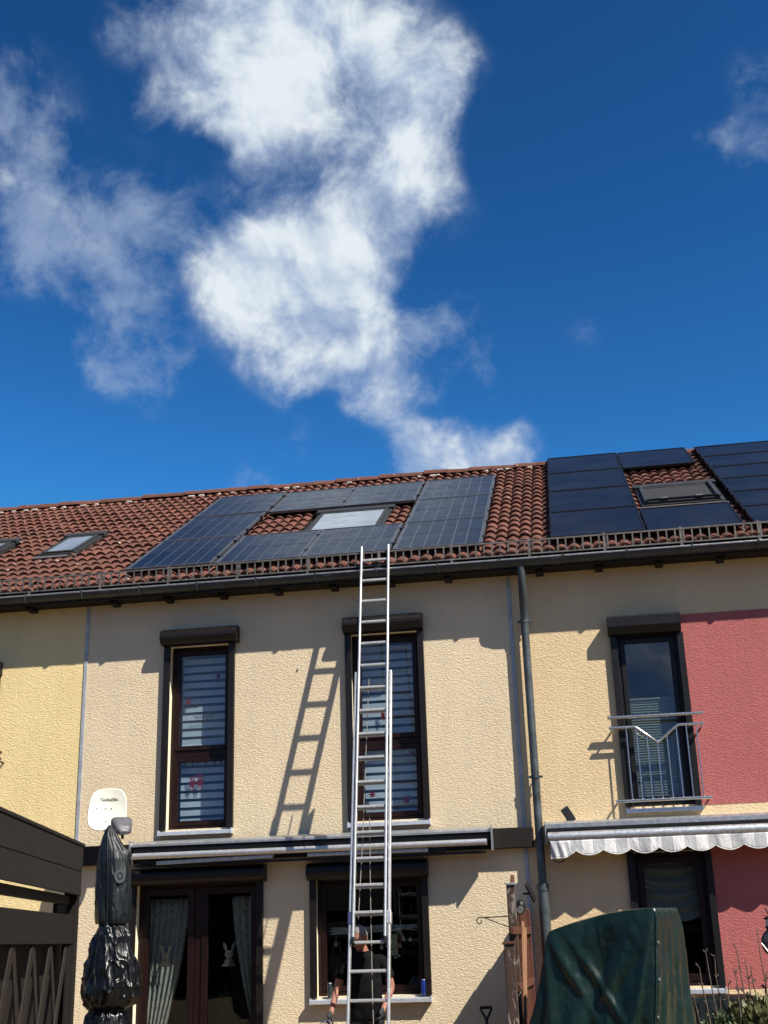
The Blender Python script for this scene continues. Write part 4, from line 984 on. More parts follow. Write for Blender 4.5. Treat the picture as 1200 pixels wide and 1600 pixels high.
def words(body, x, z, w, size, label):
    me = text_mesh(body, size, w); me.materials.append(MT['inksticker']); o = link('window_lettering', me); o.matrix_world = Matrix.Translation((x, 0.172, z)) @ Matrix.Rotation(math.pi/2, 4, 'X') @ Matrix.Rotation(0.05, 4, 'Z')
    tag(o, label, 'lettering')
words('TRAWLAT', -4.632, 4.364, 0.27, 0.062, 'dark lettering across the upper pane of the left upstairs window')
mb = MB(); rnd = random.Random(12)
for k in range(6):
    x = -4.86+k*0.092+rnd.uniform(-0.02, 0.02); hgt = rnd.uniform(0.03, 0.07)
    flat(mb, [(-0.012, 0.03), (0.014, 0.03), (0.02, 0.0), (0.004, -hgt*0.4), (0.002, -hgt), (-0.006, -hgt), (-0.008, -0.01), (-0.018, 0.0)], x, 0.172, 3.795)
mb.alone('window_sticker', MT['inksticker'], 'row of dark dripping marks along the top of the lower left pane', 'sticker')

# pleated blind in the right upstairs window
def pleated(label, x0, x1, z0, z1, y):
    b = thing('pleated_blind', label, 'blind', ((x0+x1)/2, y, z0))
    n = 76; k = MB(); pr = []
    for i in range(n+1): pr.append((y+(0.006 if i % 2 else -0.006), z0+(z1-z0)*i/n))
    vs = [(x, a, c) for x in (x0, x1) for a, c in pr]; k.add(vs, [(i, i+1, n+2+i, n+1+i) for i in range(n)]); k.build('pleats', MT['pleat'], b)
    MB().box(x0, x1, y-0.016, y+0.016, z1, z1+0.02).build('head_rail', MT['whitefilm'], b); MB().box(x0, x1, y-0.016, y+0.016, z0-0.02, z0).build('bottom_rail', MT['whitefilm'], b)
pleated('grey green pleated blind half way up the right upstairs window', 0.60, 1.19, 3.10, 4.25, 0.135)

# curtains of the terrace door
def curtain(label, top, bot, z0, z1, y, nf, gather=0.0):
    def fn(u, v):
        z = z1+(z0-z1)*v; a0, a1 = top; b0, b1 = bot; e = v**1.6
        x0 = a0+(b0-a0)*e; x1 = a1+(b1-a1)*e; x = x0+(x1-x0)*u
        return (x, y+0.035*math.sin(u*nf*2*math.pi+0.8*math.sin(v*2))*(0.6+0.4*v), z)
    o = MB().grid(fn, nf*12, 16).alone('curtain', MT['curtain'], label, 'curtain')
    so = o.modifiers.new('solid', 'SOLIDIFY'); so.thickness = 0.002
curtain('dotted net curtain gathered to the left in the left door leaf', (-5.36, -4.80), (-5.36, -5.10), 0.65, 2.20, 0.30, 7)
curtain('narrow dotted net curtain at the right side of the right door leaf', (-4.27, -3.93), (-4.02, -3.93), 0.75, 2.20, 0.30, 4)

def bunny(x, z, s, label, y=0.172):
    mb = MB(); el = lambda cx, cz, a, b, rot=0.0, n=16: [(cx+a*math.cos(2*math.pi*k/n)*math.cos(rot)-b*math.sin(2*math.pi*k/n)*math.sin(rot), cz+a*math.cos(2*math.pi*k/n)*math.sin(rot)+b*math.sin(2*math.pi*k/n)*math.cos(rot)) for k in range(n)]
    flat(mb, [(p*s, q*s) for p, q in el(0, 0.0, 0.052, 0.042)], x, y, z)
    flat(mb, [(p*s, q*s) for p, q in el(-0.048, 0.085, 0.018, 0.06, 0.35)], x, y-0.0003, z); flat(mb, [(p*s, q*s) for p, q in el(0.05, 0.085, 0.018, 0.06, -0.35)], x, y-0.0003, z)
    flat(mb, [(-0.03*s, -0.04*s), (0.03*s, -0.04*s), (0.085*s, -0.125*s), (-0.085*s, -0.125*s)], x, y-0.0005, z)
    for p, q, r in ((-0.018, 0.012, 0.007), (0.018, 0.012, 0.007), (0.0, -0.008, 0.006)): flat(mb, [(a*s, b*s) for a, b in el(p, q, r, r*1.3, 0, 8)], x, y-0.002, z, 0.0005, 1)
    flat(mb, [(-0.022*s, -0.042*s), (0.022*s, -0.042*s), (0.016*s, -0.052*s), (-0.016*s, -0.052*s)], x, y-0.0025, z, 0.0005, 1)
    mb.alone('rabbit_sticker', [MT['greyfilm'], MT['ink']], label, 'sticker', 'rabbit stickers on the terrace door')
MT['greyfilm'] = mat_simple('grey paper film', (0.16, 0.155, 0.145), 0.7, 0, 0.3, 30)
bunny(-5.045, 1.545, 0.95, 'grey rabbit sticker on the left door leaf before the curtain')
bunny(-4.266, 1.545, 1.05, 'grey rabbit sticker on the dark right door leaf')

def foliage_clump(mb, c, rx, ry, rz, n, size, rnd, mat=0, upward=0.3):
    for i in range(n):
        while True:
            p = Vector((rnd.uniform(-1, 1), rnd.uniform(-1, 1), rnd.uniform(-1, 1)))
            if p.length < 1: break
        q = Vector((c[0]+p.x*rx, c[1]+p.y*ry, c[2]+p.z*rz)); d = (p+Vector((rnd.gauss(0, .5), rnd.gauss(0, .5), rnd.gauss(0, .5)+upward))).normalized()
        s = size*rnd.uniform(0.6, 1.3); w = d.cross(Vector((rnd.gauss(0, 1), rnd.gauss(0, 1), rnd.gauss(0, 1)))).normalized()*s*0.28
        mb.add([tuple(q), tuple(q+d*s*0.5+w), tuple(q+d*s), tuple(q+d*s*0.5-w)], [(0, 1, 2, 3)], mat)
MT['leaf'] = mat_simple('green leaf', (0.05, 0.085, 0.03), 0.5, 0, 0.4, 9)
MT['leafdry'] = mat_simple('yellow green leaf', (0.13, 0.13, 0.045), 0.6, 0, 0.4, 12)
MT['stem'] = mat_simple('bare brown stem', (0.10, 0.070, 0.050), 0.8, 0, 0.3, 20)
MT['pot'] = mat_simple('clay pot', (0.30, 0.12, 0.07), 0.8, 0, 0.2, 10)
def house_plant():
    t = thing('house_plant', 'leafy green house plant behind the right door leaf', 'plant', (-4.3, 0.75, 0.05)); rnd = random.Random(5)
    k = MB(); foliage_clump(k, (-4.28, 0.75, 0.95), 0.26, 0.2, 0.24, 130, 0.13, rnd); k.build('leaves', MT['leaf'], t)['kind'] = 'stuff'
    MB().tube([(-4.3, 0.75, 0.3), (-4.29, 0.76, 0.9)], 0.012, 8).build('stem', MT['stem'], t)
    MB().lathe([(0.1, 0.0), (0.14, 0.3), (0.15, 0.32), (0.13, 0.32), (0.12, 0.28), (0.0, 0.27)], (-4.3, 0.75, 0.052), 20).build('pot', MT['pot'], t)
house_plant()

def garland():
    g = thing('branch_garland', 'bundle of whitewashed branches hung with ornaments inside the kitchen window', 'decoration', (-2.57, 0.3, 1.78)); rnd = random.Random(9)
    k = MB()
    for i in range(9):
        z0 = 1.76+rnd.uniform(-0.03, 0.035); pts = [(-3.09+rnd.uniform(0, 0.1)+1.05*t/6+0, 0.27+rnd.uniform(-0.015, 0.015), z0+0.012*t/6*2+rnd.uniform(-0.012, 0.012)) for t in range(7)]
        k.tube(pts, [0.004+0.004*rnd.random() for _ in pts], 6)
    k.build('branches', MT['whitewash'], g)
    for x in (-3.0, -2.62, -2.46, -2.3, -2.2, -2.12, -2.35):
        dz = rnd.uniform(0.06, 0.2); MB().tube([(x, 0.27, 1.78), (x, 0.27, 1.78-dz)], 0.002, 5).build('thread', MT['whitewash'], g)
        MB().lathe([(0.001, 0.03), (0.016, 0.018), (0.02, 0.0), (0.014, -0.02), (0.001, -0.03)], (x, 0.27, 1.78-dz-0.03), 12).build('ornament', MT['whitewash'], g)
    k = MB()
    for i in range(14):
        c = Vector((-2.43+i*0.012, 0.255, 1.66-i*0.016)); k.add([tuple(c), tuple(c+Vector((0.035*(-1)**i, 0, 0.02))), tuple(c+Vector((0.045*(-1)**i, 0, -0.01)))], [(0, 1, 2)])
    k.build('feather_spray', MT['whitewash'], g)
    MB().box(-2.335, -2.27, 0.26, 0.262, 1.48, 1.71).build('paper_strip', MT['paleyellow'], g)
MT['whitewash'] = mat_simple('whitewashed twig', (0.80, 0.81, 0.79), 0.8, 0, 0.15, 30)
MT['paleyellow'] = mat_simple('pale yellow paper', (0.62, 0.60, 0.32), 0.8, 0, 0.1, 30)
garland()

def can(x, y, z, r, h, label, mat, group=None):
    t = thing('drink_can', label, 'can', (x, y, z))
    MB().lathe([(r*0.75, 0.0), (r*0.98, 0.012), (r, 0.02), (r, h-0.022), (r*0.82, h-0.004)], (x, y, z), 20).build('body', MT[mat], t)
    MB().lathe([(r*0.82, h-0.004), (r*0.84, h), (r*0.76, h), (r*0.74, h-0.006), (0.001, h-0.007)], (x, y, z), 20).build('lid', MT['alu'], t)
    MB().lathe([(0.001, 0.001), (r*0.75, 0.001), (r*0.98, 0.012), (r*1.003, 0.022)], (x, y, z), 20).build('base_rim', MT['alu'], t)
MT['canblue'] = mat_simple('blue can print', (0.012, 0.035, 0.22), 0.3, 0.3, 0.1, 20)
MT['candark'] = mat_simple('dark can print', (0.05, 0.07, 0.07), 0.3, 0.5, 0.2, 20)
can(-1.945, -0.03, 1.052, 0.034, 0.168, 'blue drink can on the right end of the kitchen window sill', 'canblue')
can(-3.02, -0.03, 1.052, 0.028, 0.155, 'dark can with a silver top on the left end of the kitchen sill', 'candark')
kt = thing('crumpled_foil', 'small crumpled grey wrap beside the blue can inside', 'wrap', (-2.07, 0.24, 1.10))
k = MB(); k.grid(lambda u, v: (lambda r: (-2.07+r*math.cos(u*6.283)*math.sin(v*3.14), 0.25+r*0.6*math.sin(u*6.283)*math.sin(v*3.14), 1.17+r*math.cos(v*3.14)))(0.075*(1+0.5*noise.noise(Vector((math.cos(u*6.283)*3, math.sin(u*6.283)*3, v*5))))), 20, 12, closed_u=True); k.build('wrap', MT['grey'], kt)

# gathered shade in the ground floor window of the right house
def drape():
    t = thing('gathered_shade', 'grey gathered shade drawn up inside the lower right window', 'blind', (0.9, 0.22, 1.8))
    def fn(u, v):
        x = 0.56+0.66*u; sag = 0.10*(1-(2*u-1)**2); z = 2.40-(0.60+sag*0.6)*v
        return (x, 0.24+0.022*math.sin(v*30+2.0*(2*u-1)**2), z)
    MB().grid(fn, 24, 70).build('folds', MT['pleat'], t)
    MB().box(0.57, 1.21, 0.5, 0.52, 1.62, 1.72).build('backboard', MT['fence'], t)
drape()

# ------------------------------------------------------------------ garden fence beside the downpipe
def build_fence():
    f = thing('privacy_fence', 'red brown wooden privacy fence with peeling posts between the two terraces', 'fence', (-0.78, -1.1, 0))
    def X(y): return -0.735+0.035*y/1.0*1.0                        # runs from the wall towards the garden, drifting left
    def post(y, w, z1, mt, nm, d=0.09):
        return MB().box(X(y)-w/2, X(y)+w/2, y-d/2, y+d/2, 0.0, z1).build(nm, MT[mt], f, bevel=0.008)
    post(-2.25, 0.10, 1.575, 'fencepeel', 'post'); p2 = post(-1.75, 0.085, 2.13, 'fencepeel', 'post'); post(-0.12, 0.08, 1.93, 'fence', 'post')
    MB().box(X(-2.25)-0.062, X(-2.25)+0.062, -2.31, -2.19, 1.577, 1.60).build('post_cap', MT['fence'], f, bevel=0.006)
    MB().box(X(-1.75)-0.052, X(-1.75)+0.052, -1.81, -1.69, 2.132, 2.155).build('post_cap', MT['alu_dull'], f, bevel=0.004)
    # round headed board behind the tall post
    k = MB(); n = 10; pts = [(-1.66, 0.1), (-1.44, 0.1)]+[(-1.55+0.11*math.cos(math.pi*i/n), 2.12+0.12*math.sin(math.pi*i/n)) for i in range(n+1)]
    vs = [(X(-1.55)+o, y, z) for o in (-0.015, 0.02) for y, z in pts]; m = len(pts)
    k.add(vs, [tuple(range(m))[::-1], tuple(range(m, 2*m))]+[(i, (i+1) % m, m+(i+1) % m, m+i) for i in range(m)]); k.build('round_board', MT['fence'], f, bevel=0.004)
    y = -2.18; i = 0
    while y < -0.18:                                              # vertical planks, openwork slots near the top
        w = 0.115; top = 1.88+0.02*math.sin(y*9)
        if y < -1.8: top = 1.52
        if -1.8 <= y < -1.63: y += w+0.004; continue
        k = MB(); xx = X(y+w/2)
        slots = [] if top < 1.6 else [1.28, 1.40, 1.52]
        z = 0.08
        for sz in slots:
            k.box(xx-0.011, xx+0.011, y, y+w, z, sz); k.box(xx-0.011, xx+0.011, y, y+0.03, sz, sz+0.028); k.box(xx-0.011, xx+0.011, y+w-0.03, y+w, sz, sz+0.028); z = sz+0.028
        k.box(xx-0.011, xx+0.011, y, y+w, z, top); k.build('plank', MT['fence'], f); y += w+0.003; i += 1
    for z in (0.35, 1.18, 1.70): MB().bar((X(-2.2)+0.03, -2.2, z), (X(-0.16)+0.03, -0.16, z), 0.035, 0.07).build('rail', MT['fence'], f, bevel=0.005)
    MB().bar((X(-2.1)+0.07, -2.1, 0.2), (X(-1.2)+0.05, -1.2, 1.78), 0.03, 0.045).build('leaning_batten', MT['stick'], f, bevel=0.004)
    MB().bar((X(-1.6)+0.06, -1.6, 0.9), (X(-1.0)+0.055, -1.0, 1.72), 0.022, 0.04).build('leaning_batten', MT['stick'], f, bevel=0.004)
    h = thing('plant_hook', 'thin curled iron bracket pointing left from the fence post', 'hook', (-0.9, -1.75, 1.85))
    x0 = X(-1.75)-0.045; y = -1.75
    c = [(x0, y, 1.838), (-1.10, y, 1.832)]+[(-1.125+r*math.cos(a), y, 1.800+r*math.sin(a)) for a, r in [(1.6+0.5*k, 0.036-0.0022*k) for k in range(12)]]
    MB().tube(c, 0.006, 8).build('arm', MT['iron'], h)
    MB().tube([(x0, y, 1.735), (-1.075, y, 1.830)], 0.005, 8).build('brace', MT['iron'], h)
    s = thing('solar_spotlight', 'black garden spotlight with a tilted solar plate fixed to the fence', 'lamp', (-0.72, -1.3, 2.0))
    MB().bar((-0.665, -1.25, 2.165), (-0.585, -1.20, 1.985), 0.13, 0.02, (0.9, -0.2, 0.3)).build('solar_plate', MT['black'], s, bevel=0.003)
    MB().tube([(-0.62, -1.22, 2.06), (-0.70, -1.26, 2.06), (-0.74, -1.3, 2.0)], 0.011, 8).build('arm', MT['black'], s)
    k = MB(); c = Vector((-0.735, -1.36, 1.93)); k.grid(lambda u, v: (c.x+0.055*math.cos(u*6.283)*math.sin(v*3.1416), c.y+0.06*math.sin(u*6.283)*math.sin(v*3.1416), c.z+0.075*math.cos(v*3.1416)), 16, 10, closed_u=True); k.build('lamp_head', MT['black'], s)
    MB().tube([(-0.735, -1.43, 1.90), (-0.735, -1.40, 1.905)], 0.035, 14).build('lens', MT['grey'], s)
build_fence()

# ------------------------------------------------------------------ tarpaulin covered furniture
def build_tarp():
    t = thing('tarpaulin_cover', 'dark green tarpaulin thrown over a tall stack of garden furniture', 'tarpaulin', (0.1, -2.3, 0))
    TOP = [Vector((-0.47, -2.33, 1.665)), Vector((0.57, -2.74, 1.85)), Vector((0.815, -2.2, 1.855)), Vector((-0.2, -1.75, 1.74))]
    BOT = [Vector((-0.93, -2.42, 0.03)), Vector((0.33, -2.95, 0.03)), Vector((0.93, -2.12, 0.03)), Vector((-0.3, -1.6, 0.03))]
    def per(Q, u):
        s = (u % 1.0)*4; i = int(s) % 4; f = s-int(s); a, b = Q[i], Q[(i+1) % 4]
        p = a+(b-a)*f
        if Q is TOP and i == 0: p = p+Vector((0, 0, 0.045*math.sin(math.pi*min(1, f*1.0))**0.8))
        return p
    def rper(Q, u):
        q = Vector((0, 0, 0))
        for d in (-1, -0.5, 0, 0.5, 1): q += per(Q, u+d*0.016)
        return q/5
    ctr = Vector((0.13, -2.25, 0))
    def crease(u, v, u0, du, w, h, v0, vs): return h*math.exp(-(((u-u0)-du*v)/w)**2)*math.exp(-((v-v0)/vs)**2)
    def side(u, v):
        a, b = rper(TOP, u), rper(BOT, u); e = v**1.15; p = a+(b-a)*v; p.x = a.x+(b.x-a.x)*e; p.y = a.y+(b.y-a.y)*e
        out = Vector((p.x-ctr.x, p.y-ctr.y, 0)).normalized()
        d = crease(u, v, 0.012, 0.24, 0.010, 0.055, 0.22, 0.17)+crease(u, v, 0.004, 0.10, 0.010, 0.05, 0.35, 0.25)+crease(u, v, 0.035, 0.30, 0.009, 0.035, 0.34, 0.2)
        d += crease(u, v, 0.235, -0.05, 0.008, 0.035, 0.45, 0.3)+crease(u, v, 0.21, -0.16, 0.012, 0.03, 0.2, 0.15)+crease(u, v, 0.255, -0.27, 0.014, 0.028, 0.28, 0.2)
        d -= 0.05*math.exp(-((u-0.14)/0.06)**2)*math.exp(-((v-0.27)/0.2)**2)
        d += v*0.05*math.sin(u*70+2*math.sin(u*13))*max(0, v-0.2)+0.02*v*math.sin(u*121+v*4)
        q = Vector((p.x*3.0, p.y*3.0, p.z*2.2)); d += 0.020*noise.noise(q)+0.013*(abs(noise.noise(q*2.3+Vector((3, 1, 7))))-0.2)+0.006*abs(noise.noise(q*5.1))
        d -= 0.03*math.exp(-v*38)
        p = p+out*d; return (p.x, p.y, p.z)
    k = MB(); k.grid(side, 300, 120, closed_u=True)
    def top(u, v):
        p = Vector(side(u, 0.0)); c = Vector((ctr.x, ctr.y, 1.80)); q = p+(c-p)*v; q.z += 0.012*math.sin(math.pi*min(1, v*3))+0.012*noise.noise(Vector((q.x*5, q.y*5, 0)))*v; return tuple(q)
    k.grid(top, 300, 16, closed_u=True); k.build('sheet', MT['tarp'], t)
    seam = [side(0.2535, 0.015+0.93*i/60) for i in range(61)]
    MB().tube([(x+0.002, y-0.006, z) for x, y, z in seam], 0.006, 6).build('edge_seam', MT['tarp'], t)
    for i in range(4):
        x, y, z = side(0.2535+0.012, 0.16+0.17*i); MB().tube([(x, y-0.004, z), (x, y-0.016, z)], 0.012, 10).build('eyelet', MT['alu_dull'], t)
    MB().box(-0.15, 0.35, -2.45, -2.05, 0.02, 1.3).build('stacked_furniture', MT['darkbrown'], t)
build_tarp()

# ------------------------------------------------------------------ spade, storage, lantern, shrub
def build_spade():
    x, y, z = -1.235, -0.30, 0.0
    t = thing('spade', 'black D handled spade leaning on the wall left of the fence', 'spade', (x, y, 0))
    MB().tube([(x, y-0.14, 0.32), (x+0.003, y-0.02, 0.83)], 0.016, 10).build('shaft', MT['black'], t)
    k = MB(); k.tube([(x, y-0.025, 0.80), (x-0.02, y-0.015, 0.84), (x-0.056, y-0.004, 0.90), (x-0.058, y, 0.925)], 0.013, 8); k.tube([(x, y-0.025, 0.80), (x+0.025, y-0.015, 0.84), (x+0.056, y-0.004, 0.90), (x+0.058, y, 0.925)], 0.013, 8); k.tube([(x-0.062, y, 0.925), (x+0.062, y, 0.925)], 0.017, 10); k.build('grip', MT['black'], t)
    MB().grid(lambda u, v: (x-0.09+0.18*u, y-0.14-0.07*v+0.02*math.sin(u*3.14), 0.33-0.29*v), 6, 4).build('blade', MT['steel'], t)
build_spade()
def build_storage():
    t = thing('storage_box', 'black covered storage box under the lower right window', 'box', (1.24, -0.8, 0))
    k = MB(); k.grid(lambda u, v: (0.93+0.62*u, -1.05+0.55*v, 0.985+0.03*math.sin(u*2.6)+0.02*noise.noise(Vector((u*4, v*4, 2)))-0.03*(abs(2*v-1))**4), 24, 16)
    k.grid(lambda u, v: (0.93+0.62*u, -1.06-0.03*v+0.025*noise.noise(Vector((u*7, v*2, 7)))+0.02*math.sin(u*25)*v, (0.955+0.03*math.sin(u*2.6))*(1-v)+0.03*v), 40, 12)
    k.build('cover', MT['vinyl'], t); MB().box(0.95, 1.53, -1.0, -0.52, 0.03, 0.95).build('chest', MT['black'], t)
build_storage()
def build_lantern():
    x, y = 1.83, -0.55
    t = thing('garden_lantern', 'black and white post lantern at the right picture edge before the red wall', 'lantern', (x, y, 0))
    MB().tube([(x, y, 0.0), (x, y, 1.28)], 0.013, 10).build('post', MT['iron'], t)
    MB().tube([(x-0.03, y, 1.85), (x-0.01, y, 1.81), (x, y, 1.76)], 0.008, 8).build('finial', MT['iron'], t)
    MB().lathe([(0.001, 0.03), (0.05, 0.015), (0.06, 0.0), (0.052, -0.01)], (x, y, 1.745), 20).build('cap', MT['iron'], t)
    MB().lathe([(0.045, 0.0), (0.045, -0.06), (0.043, -0.07)], (x, y, 1.735), 20).build('glass_sleeve', MT['whitefilm'], t)
    MB().lathe([(0.055, 0.0), (0.057, -0.015), (0.045, -0.02), (0.045, -0.045), (0.04, -0.05)], (x, y, 1.665), 20).build('collar', MT['iron'], t)
    k = MB(); k.grid(lambda u, v: (x+0.115*math.cos(u*6.283)*math.sin(v*3.1416), y+0.05*math.sin(u*6.283)*math.sin(v*3.1416), 1.50+0.135*math.cos(v*3.1416)), 24, 14, closed_u=True); k.build('reservoir', MT['glassy'], t)
    MB().tube([(x-0.115, y-0.02, 1.50), (x-0.05, y-0.055, 1.40), (x+0.03, y-0.05, 1.37), (x+0.1, y-0.03, 1.42)], 0.008, 8).build('hoop', MT['alu'], t)
MT['glassy'] = mat_simple('dark glazed ball', (0.03, 0.03, 0.032), 0.15, 0, 0.2, 10, spec=0.6)
build_lantern()
def build_shrub():
    rnd = random.Random(21)
    t = thing('garden_shrub', 'leafy shrub with tall bare stems at the lower right corner', 'shrub', (1.1, -3.0, 0))
    stems = [((0.985, 0.6), (0.934, 1.46)), ((1.02, 0.6), (1.017, 1.42)), ((0.93, 0.6), (0.856, 1.345)), ((1.27, 0.6), (1.205, 1.49)), ((1.30, 0.6), (1.262, 1.40)), ((1.23, 0.6), (1.19, 1.28)), ((1.36, 0.6), (1.31, 1.35)), ((1.05, 0.6), (1.10, 1.20)), ((1.15, 0.6), (1.16, 1.15)), ((1.42, 0.6), (1.40, 1.62)), ((0.88, 0.5), (0.80, 1.1)), ((1.34, 0.6), (1.43, 1.3))]
    for (a, z0), (b, z1) in stems:
        y = -3.0+rnd.uniform(-0.15, 0.15); pts = [(a+(b-a)*q+rnd.uniform(-0.008, 0.008), y+rnd.uniform(-0.01, 0.01), z0+(z1-z0)*q) for q in (0, 0.2, 0.4, 0.6, 0.8, 1)]
        k = MB(); k.tube(pts, [0.009, 0.008, 0.0065, 0.0055, 0.005, 0.004], 6)
        for j in range(7):
            q = pts[rnd.randrange(2, 6)]; d = Vector((rnd.uniform(-0.03, 0.03), rnd.uniform(-0.02, 0.02), rnd.uniform(0.015, 0.04))); k.tube([q, tuple(Vector(q)+d)], [0.004, 0.006], 5)
        k.build('stem', MT['stem'], t)
    k = MB(); foliage_clump(k, (1.12, -3.0, 0.70), 0.36, 0.26, 0.30, 2600, 0.045, rnd, upward=0.8); o = k.build('leaves', MT['leaf'], t); o['kind'] = 'stuff'
    k = MB(); foliage_clump(k, (1.32, -3.0, 0.80), 0.30, 0.24, 0.28, 1500, 0.07, rnd, upward=1.3); o = k.build('dry_leaves', MT['leafdry'], t); o['kind'] = 'stuff'
build_shrub()
MB().lathe([(0.001, 0.012), (0.009, 0.006), (0.011, 0.0), (0.007, -0.008), (0.001, -0.012)], (-3.379, -0.006, 4.847), 10).alone('dark_insect', MT['ink'], 'tiny dark insect on the beige wall left of the ladder shadow', 'insect')

# ------------------------------------------------------------------ the man behind the ladder
def skin_mesh(joints, edges, sub=2, root=0):
    me = bpy.data.meshes.new('skin'); me.from_pydata([j[0] for j in joints], edges, [])
    o = bpy.data.objects.new('skin', me); COL.objects.link(o)
    o.modifiers.new('skin', 'SKIN'); sv = me.skin_vertices[0].data
    for i, j in enumerate(joints):
        r = j[1]; sv[i].radius = r if isinstance(r, tuple) else (r, r); sv[i].use_root = (i == root)
    s = o.modifiers.new('sub', 'SUBSURF'); s.levels = sub; s.render_levels = sub
    dg = bpy.context.evaluated_depsgraph_get(); out = bpy.data.meshes.new_from_object(o.evaluated_get(dg)); bpy.data.objects.remove(o); return out
def to_mb(mb, me, mat=0):
    b = len(mb.v); mb.v += [tuple(v.co) for v in me.vertices]
    for p in me.polygons: mb.f.append(tuple(b+i for i in p.vertices)); mb.m.append(mat); mb.s.append(True)
def remesh(mb, voxel):
    me = mb.mesh('tmp', []); o = bpy.data.objects.new('tmp', me); COL.objects.link(o)
    r = o.modifiers.new('r', 'REMESH'); r.mode = 'VOXEL'; r.voxel_size = voxel; s = o.modifiers.new('s', 'SMOOTH'); s.iterations = 2; s.factor = 0.5
    dg = bpy.context.evaluated_depsgraph_get(); out = bpy.data.meshes.new_from_object(o.evaluated_get(dg)); bpy.data.objects.remove(o)
    for p in out.polygons: p.use_smooth = True
    return out
MT['skin'] = mat_simple('tanned skin', (0.30, 0.13, 0.085), 0.55, 0, 0.15, 30, spec=0.35)
MT['shirt'] = mat_simple('black t-shirt cotton', (0.006, 0.006, 0.007), 0.9, 0, 0.3, 12, 0.006, 14, spec=0.1)
MT['trousers'] = mat_simple('black work trousers', (0.015, 0.015, 0.017), 0.85, 0, 0.3, 12, 0.008, 18, spec=0.2)
MT['glove'] = mat_simple('dark grey work glove', (0.035, 0.035, 0.04), 0.75, 0, 0.3, 30, spec=0.3)
MT['hair'] = mat_simple('short grey hair', (0.20, 0.195, 0.19), 0.8, 0, 0.3, 90, 0.004, 150)
def build_person():
    bx_, by = -2.435, -1.02
    P = thing('person', 'man with grey hair in a black t-shirt standing behind the ladder', 'person', (bx_, by, 0.04))
    J = {'pelvis': ((bx_, by, 0.97), (0.15, 0.10)), 'waist': ((bx_-0.005, by-0.005, 1.12), (0.145, 0.105)), 'chest': ((bx_-0.01, by-0.015, 1.34), (0.168, 0.115)), 'neckbase': ((bx_-0.012, by-0.02, 1.505), (0.095, 0.078)),
         'neck': ((bx_-0.018, by-0.045, 1.56), 0.064), 'skull': ((bx_-0.022, by-0.06, 1.62), 0.06),
         'shr': ((bx_-0.205, by-0.005, 1.462), 0.056), 'elr': ((bx_-0.30, by-0.02, 1.18), 0.044), 'wrr': ((bx_-0.335, by-0.16, 0.965), 0.030), 'har': ((bx_-0.345, by-0.19, 0.92), (0.026, 0.04)),
         'shl': ((bx_+0.19, by-0.005, 1.462), 0.056), 'ell': ((bx_+0.285, by+0.0, 1.18), 0.044), 'wrl': ((bx_+0.215, by-0.15, 0.985), 0.030), 'hal': ((bx_+0.20, by-0.18, 0.94), (0.026, 0.04)),
         'hpr': ((bx_-0.10, by, 0.90), 0.10), 'knr': ((bx_-0.125, by-0.03, 0.50), 0.062), 'anr': ((bx_-0.13, by+0.02, 0.10), 0.042), 'ftr': ((bx_-0.15, by-0.15, 0.06), 0.04),
         'hpl': ((bx_+0.10, by, 0.90), 0.10), 'knl': ((bx_+0.12, by-0.03, 0.50), 0.062), 'anl': ((bx_+0.13, by+0.02, 0.10), 0.042), 'ftl': ((bx_+0.15, by-0.15, 0.06), 0.04)}
    names = list(J); idx = {n: i for i, n in enumerate(names)}
    E_ = [('pelvis', 'waist'), ('waist', 'chest'), ('chest', 'neckbase'), ('neckbase', 'neck'), ('neck', 'skull'), ('chest', 'shr'), ('shr', 'elr'), ('elr', 'wrr'), ('wrr', 'har'), ('chest', 'shl'), ('shl', 'ell'), ('ell', 'wrl'), ('wrl', 'hal'),
          ('pelvis', 'hpr'), ('hpr', 'knr'), ('knr', 'anr'), ('anr', 'ftr'), ('pelvis', 'hpl'), ('hpl', 'knl'), ('knl', 'anl'), ('anl', 'ftl')]
    def sub_mesh(keys, scale=1.0, over=None):
        js = [J[k] for k in keys]; js = [((p), tuple(x*scale for x in (r if isinstance(r, tuple) else (r, r)))) for p, r in js]
        if over:
            for k, v in over.items(): js[keys.index(k)] = v
        es = [(keys.index(a), keys.index(b)) for a, b in E_ if a in keys and b in keys]; return skin_mesh(js, es)
    mb = MB(); to_mb(mb, sub_mesh(names))
    # head: a shaped ellipsoid with brow, nose, chin and ears, bowed and turned to the man's right
    hc = Vector((bx_-0.035, by-0.085, 1.678)); HM_ = Matrix.Translation(hc) @ Matrix.Rotation(-0.42, 4, 'Z') @ Matrix.Rotation(0.34, 4, 'X') @ Matrix.Scale(1.07, 4)
    def hd(u, v):
        a = u*2*math.pi; b = (v-0.5)*math.pi; x, y, z = math.cos(b)*math.cos(a), math.cos(b)*math.sin(a), math.sin(b)
        X_, Y_, Z_ = x*0.077, y*0.098, z*0.122
        if Z_ < -0.02: k = 1-0.30*((-Z_-0.02)/0.10); X_ *= k; Y_ = Y_*(1-0.12*((-Z_-0.02)/0.10))-0.006
        fr = max(0, -y)**6
        Y_ -= 0.026*fr*math.exp(-((Z_+0.012)/0.024)**2)*math.exp(-(X_/0.013)**2)       # nose
        Y_ -= 0.008*fr*math.exp(-((Z_-0.028)/0.012)**2)                                  # brow
        Y_ += 0.008*max(0, -y)**3*math.exp(-((Z_-0.008)/0.012)**2)*(1-math.exp(-(X_/0.014)**2))   # eye sockets
        Y_ -= 0.008*max(0, -y)**3*math.exp(-((Z_+0.10)/0.018)**2)                        # chin
        return tuple(HM_ @ Vector((X_, Y_, Z_)))
    mb.grid(hd, 56, 44, closed_u=True)
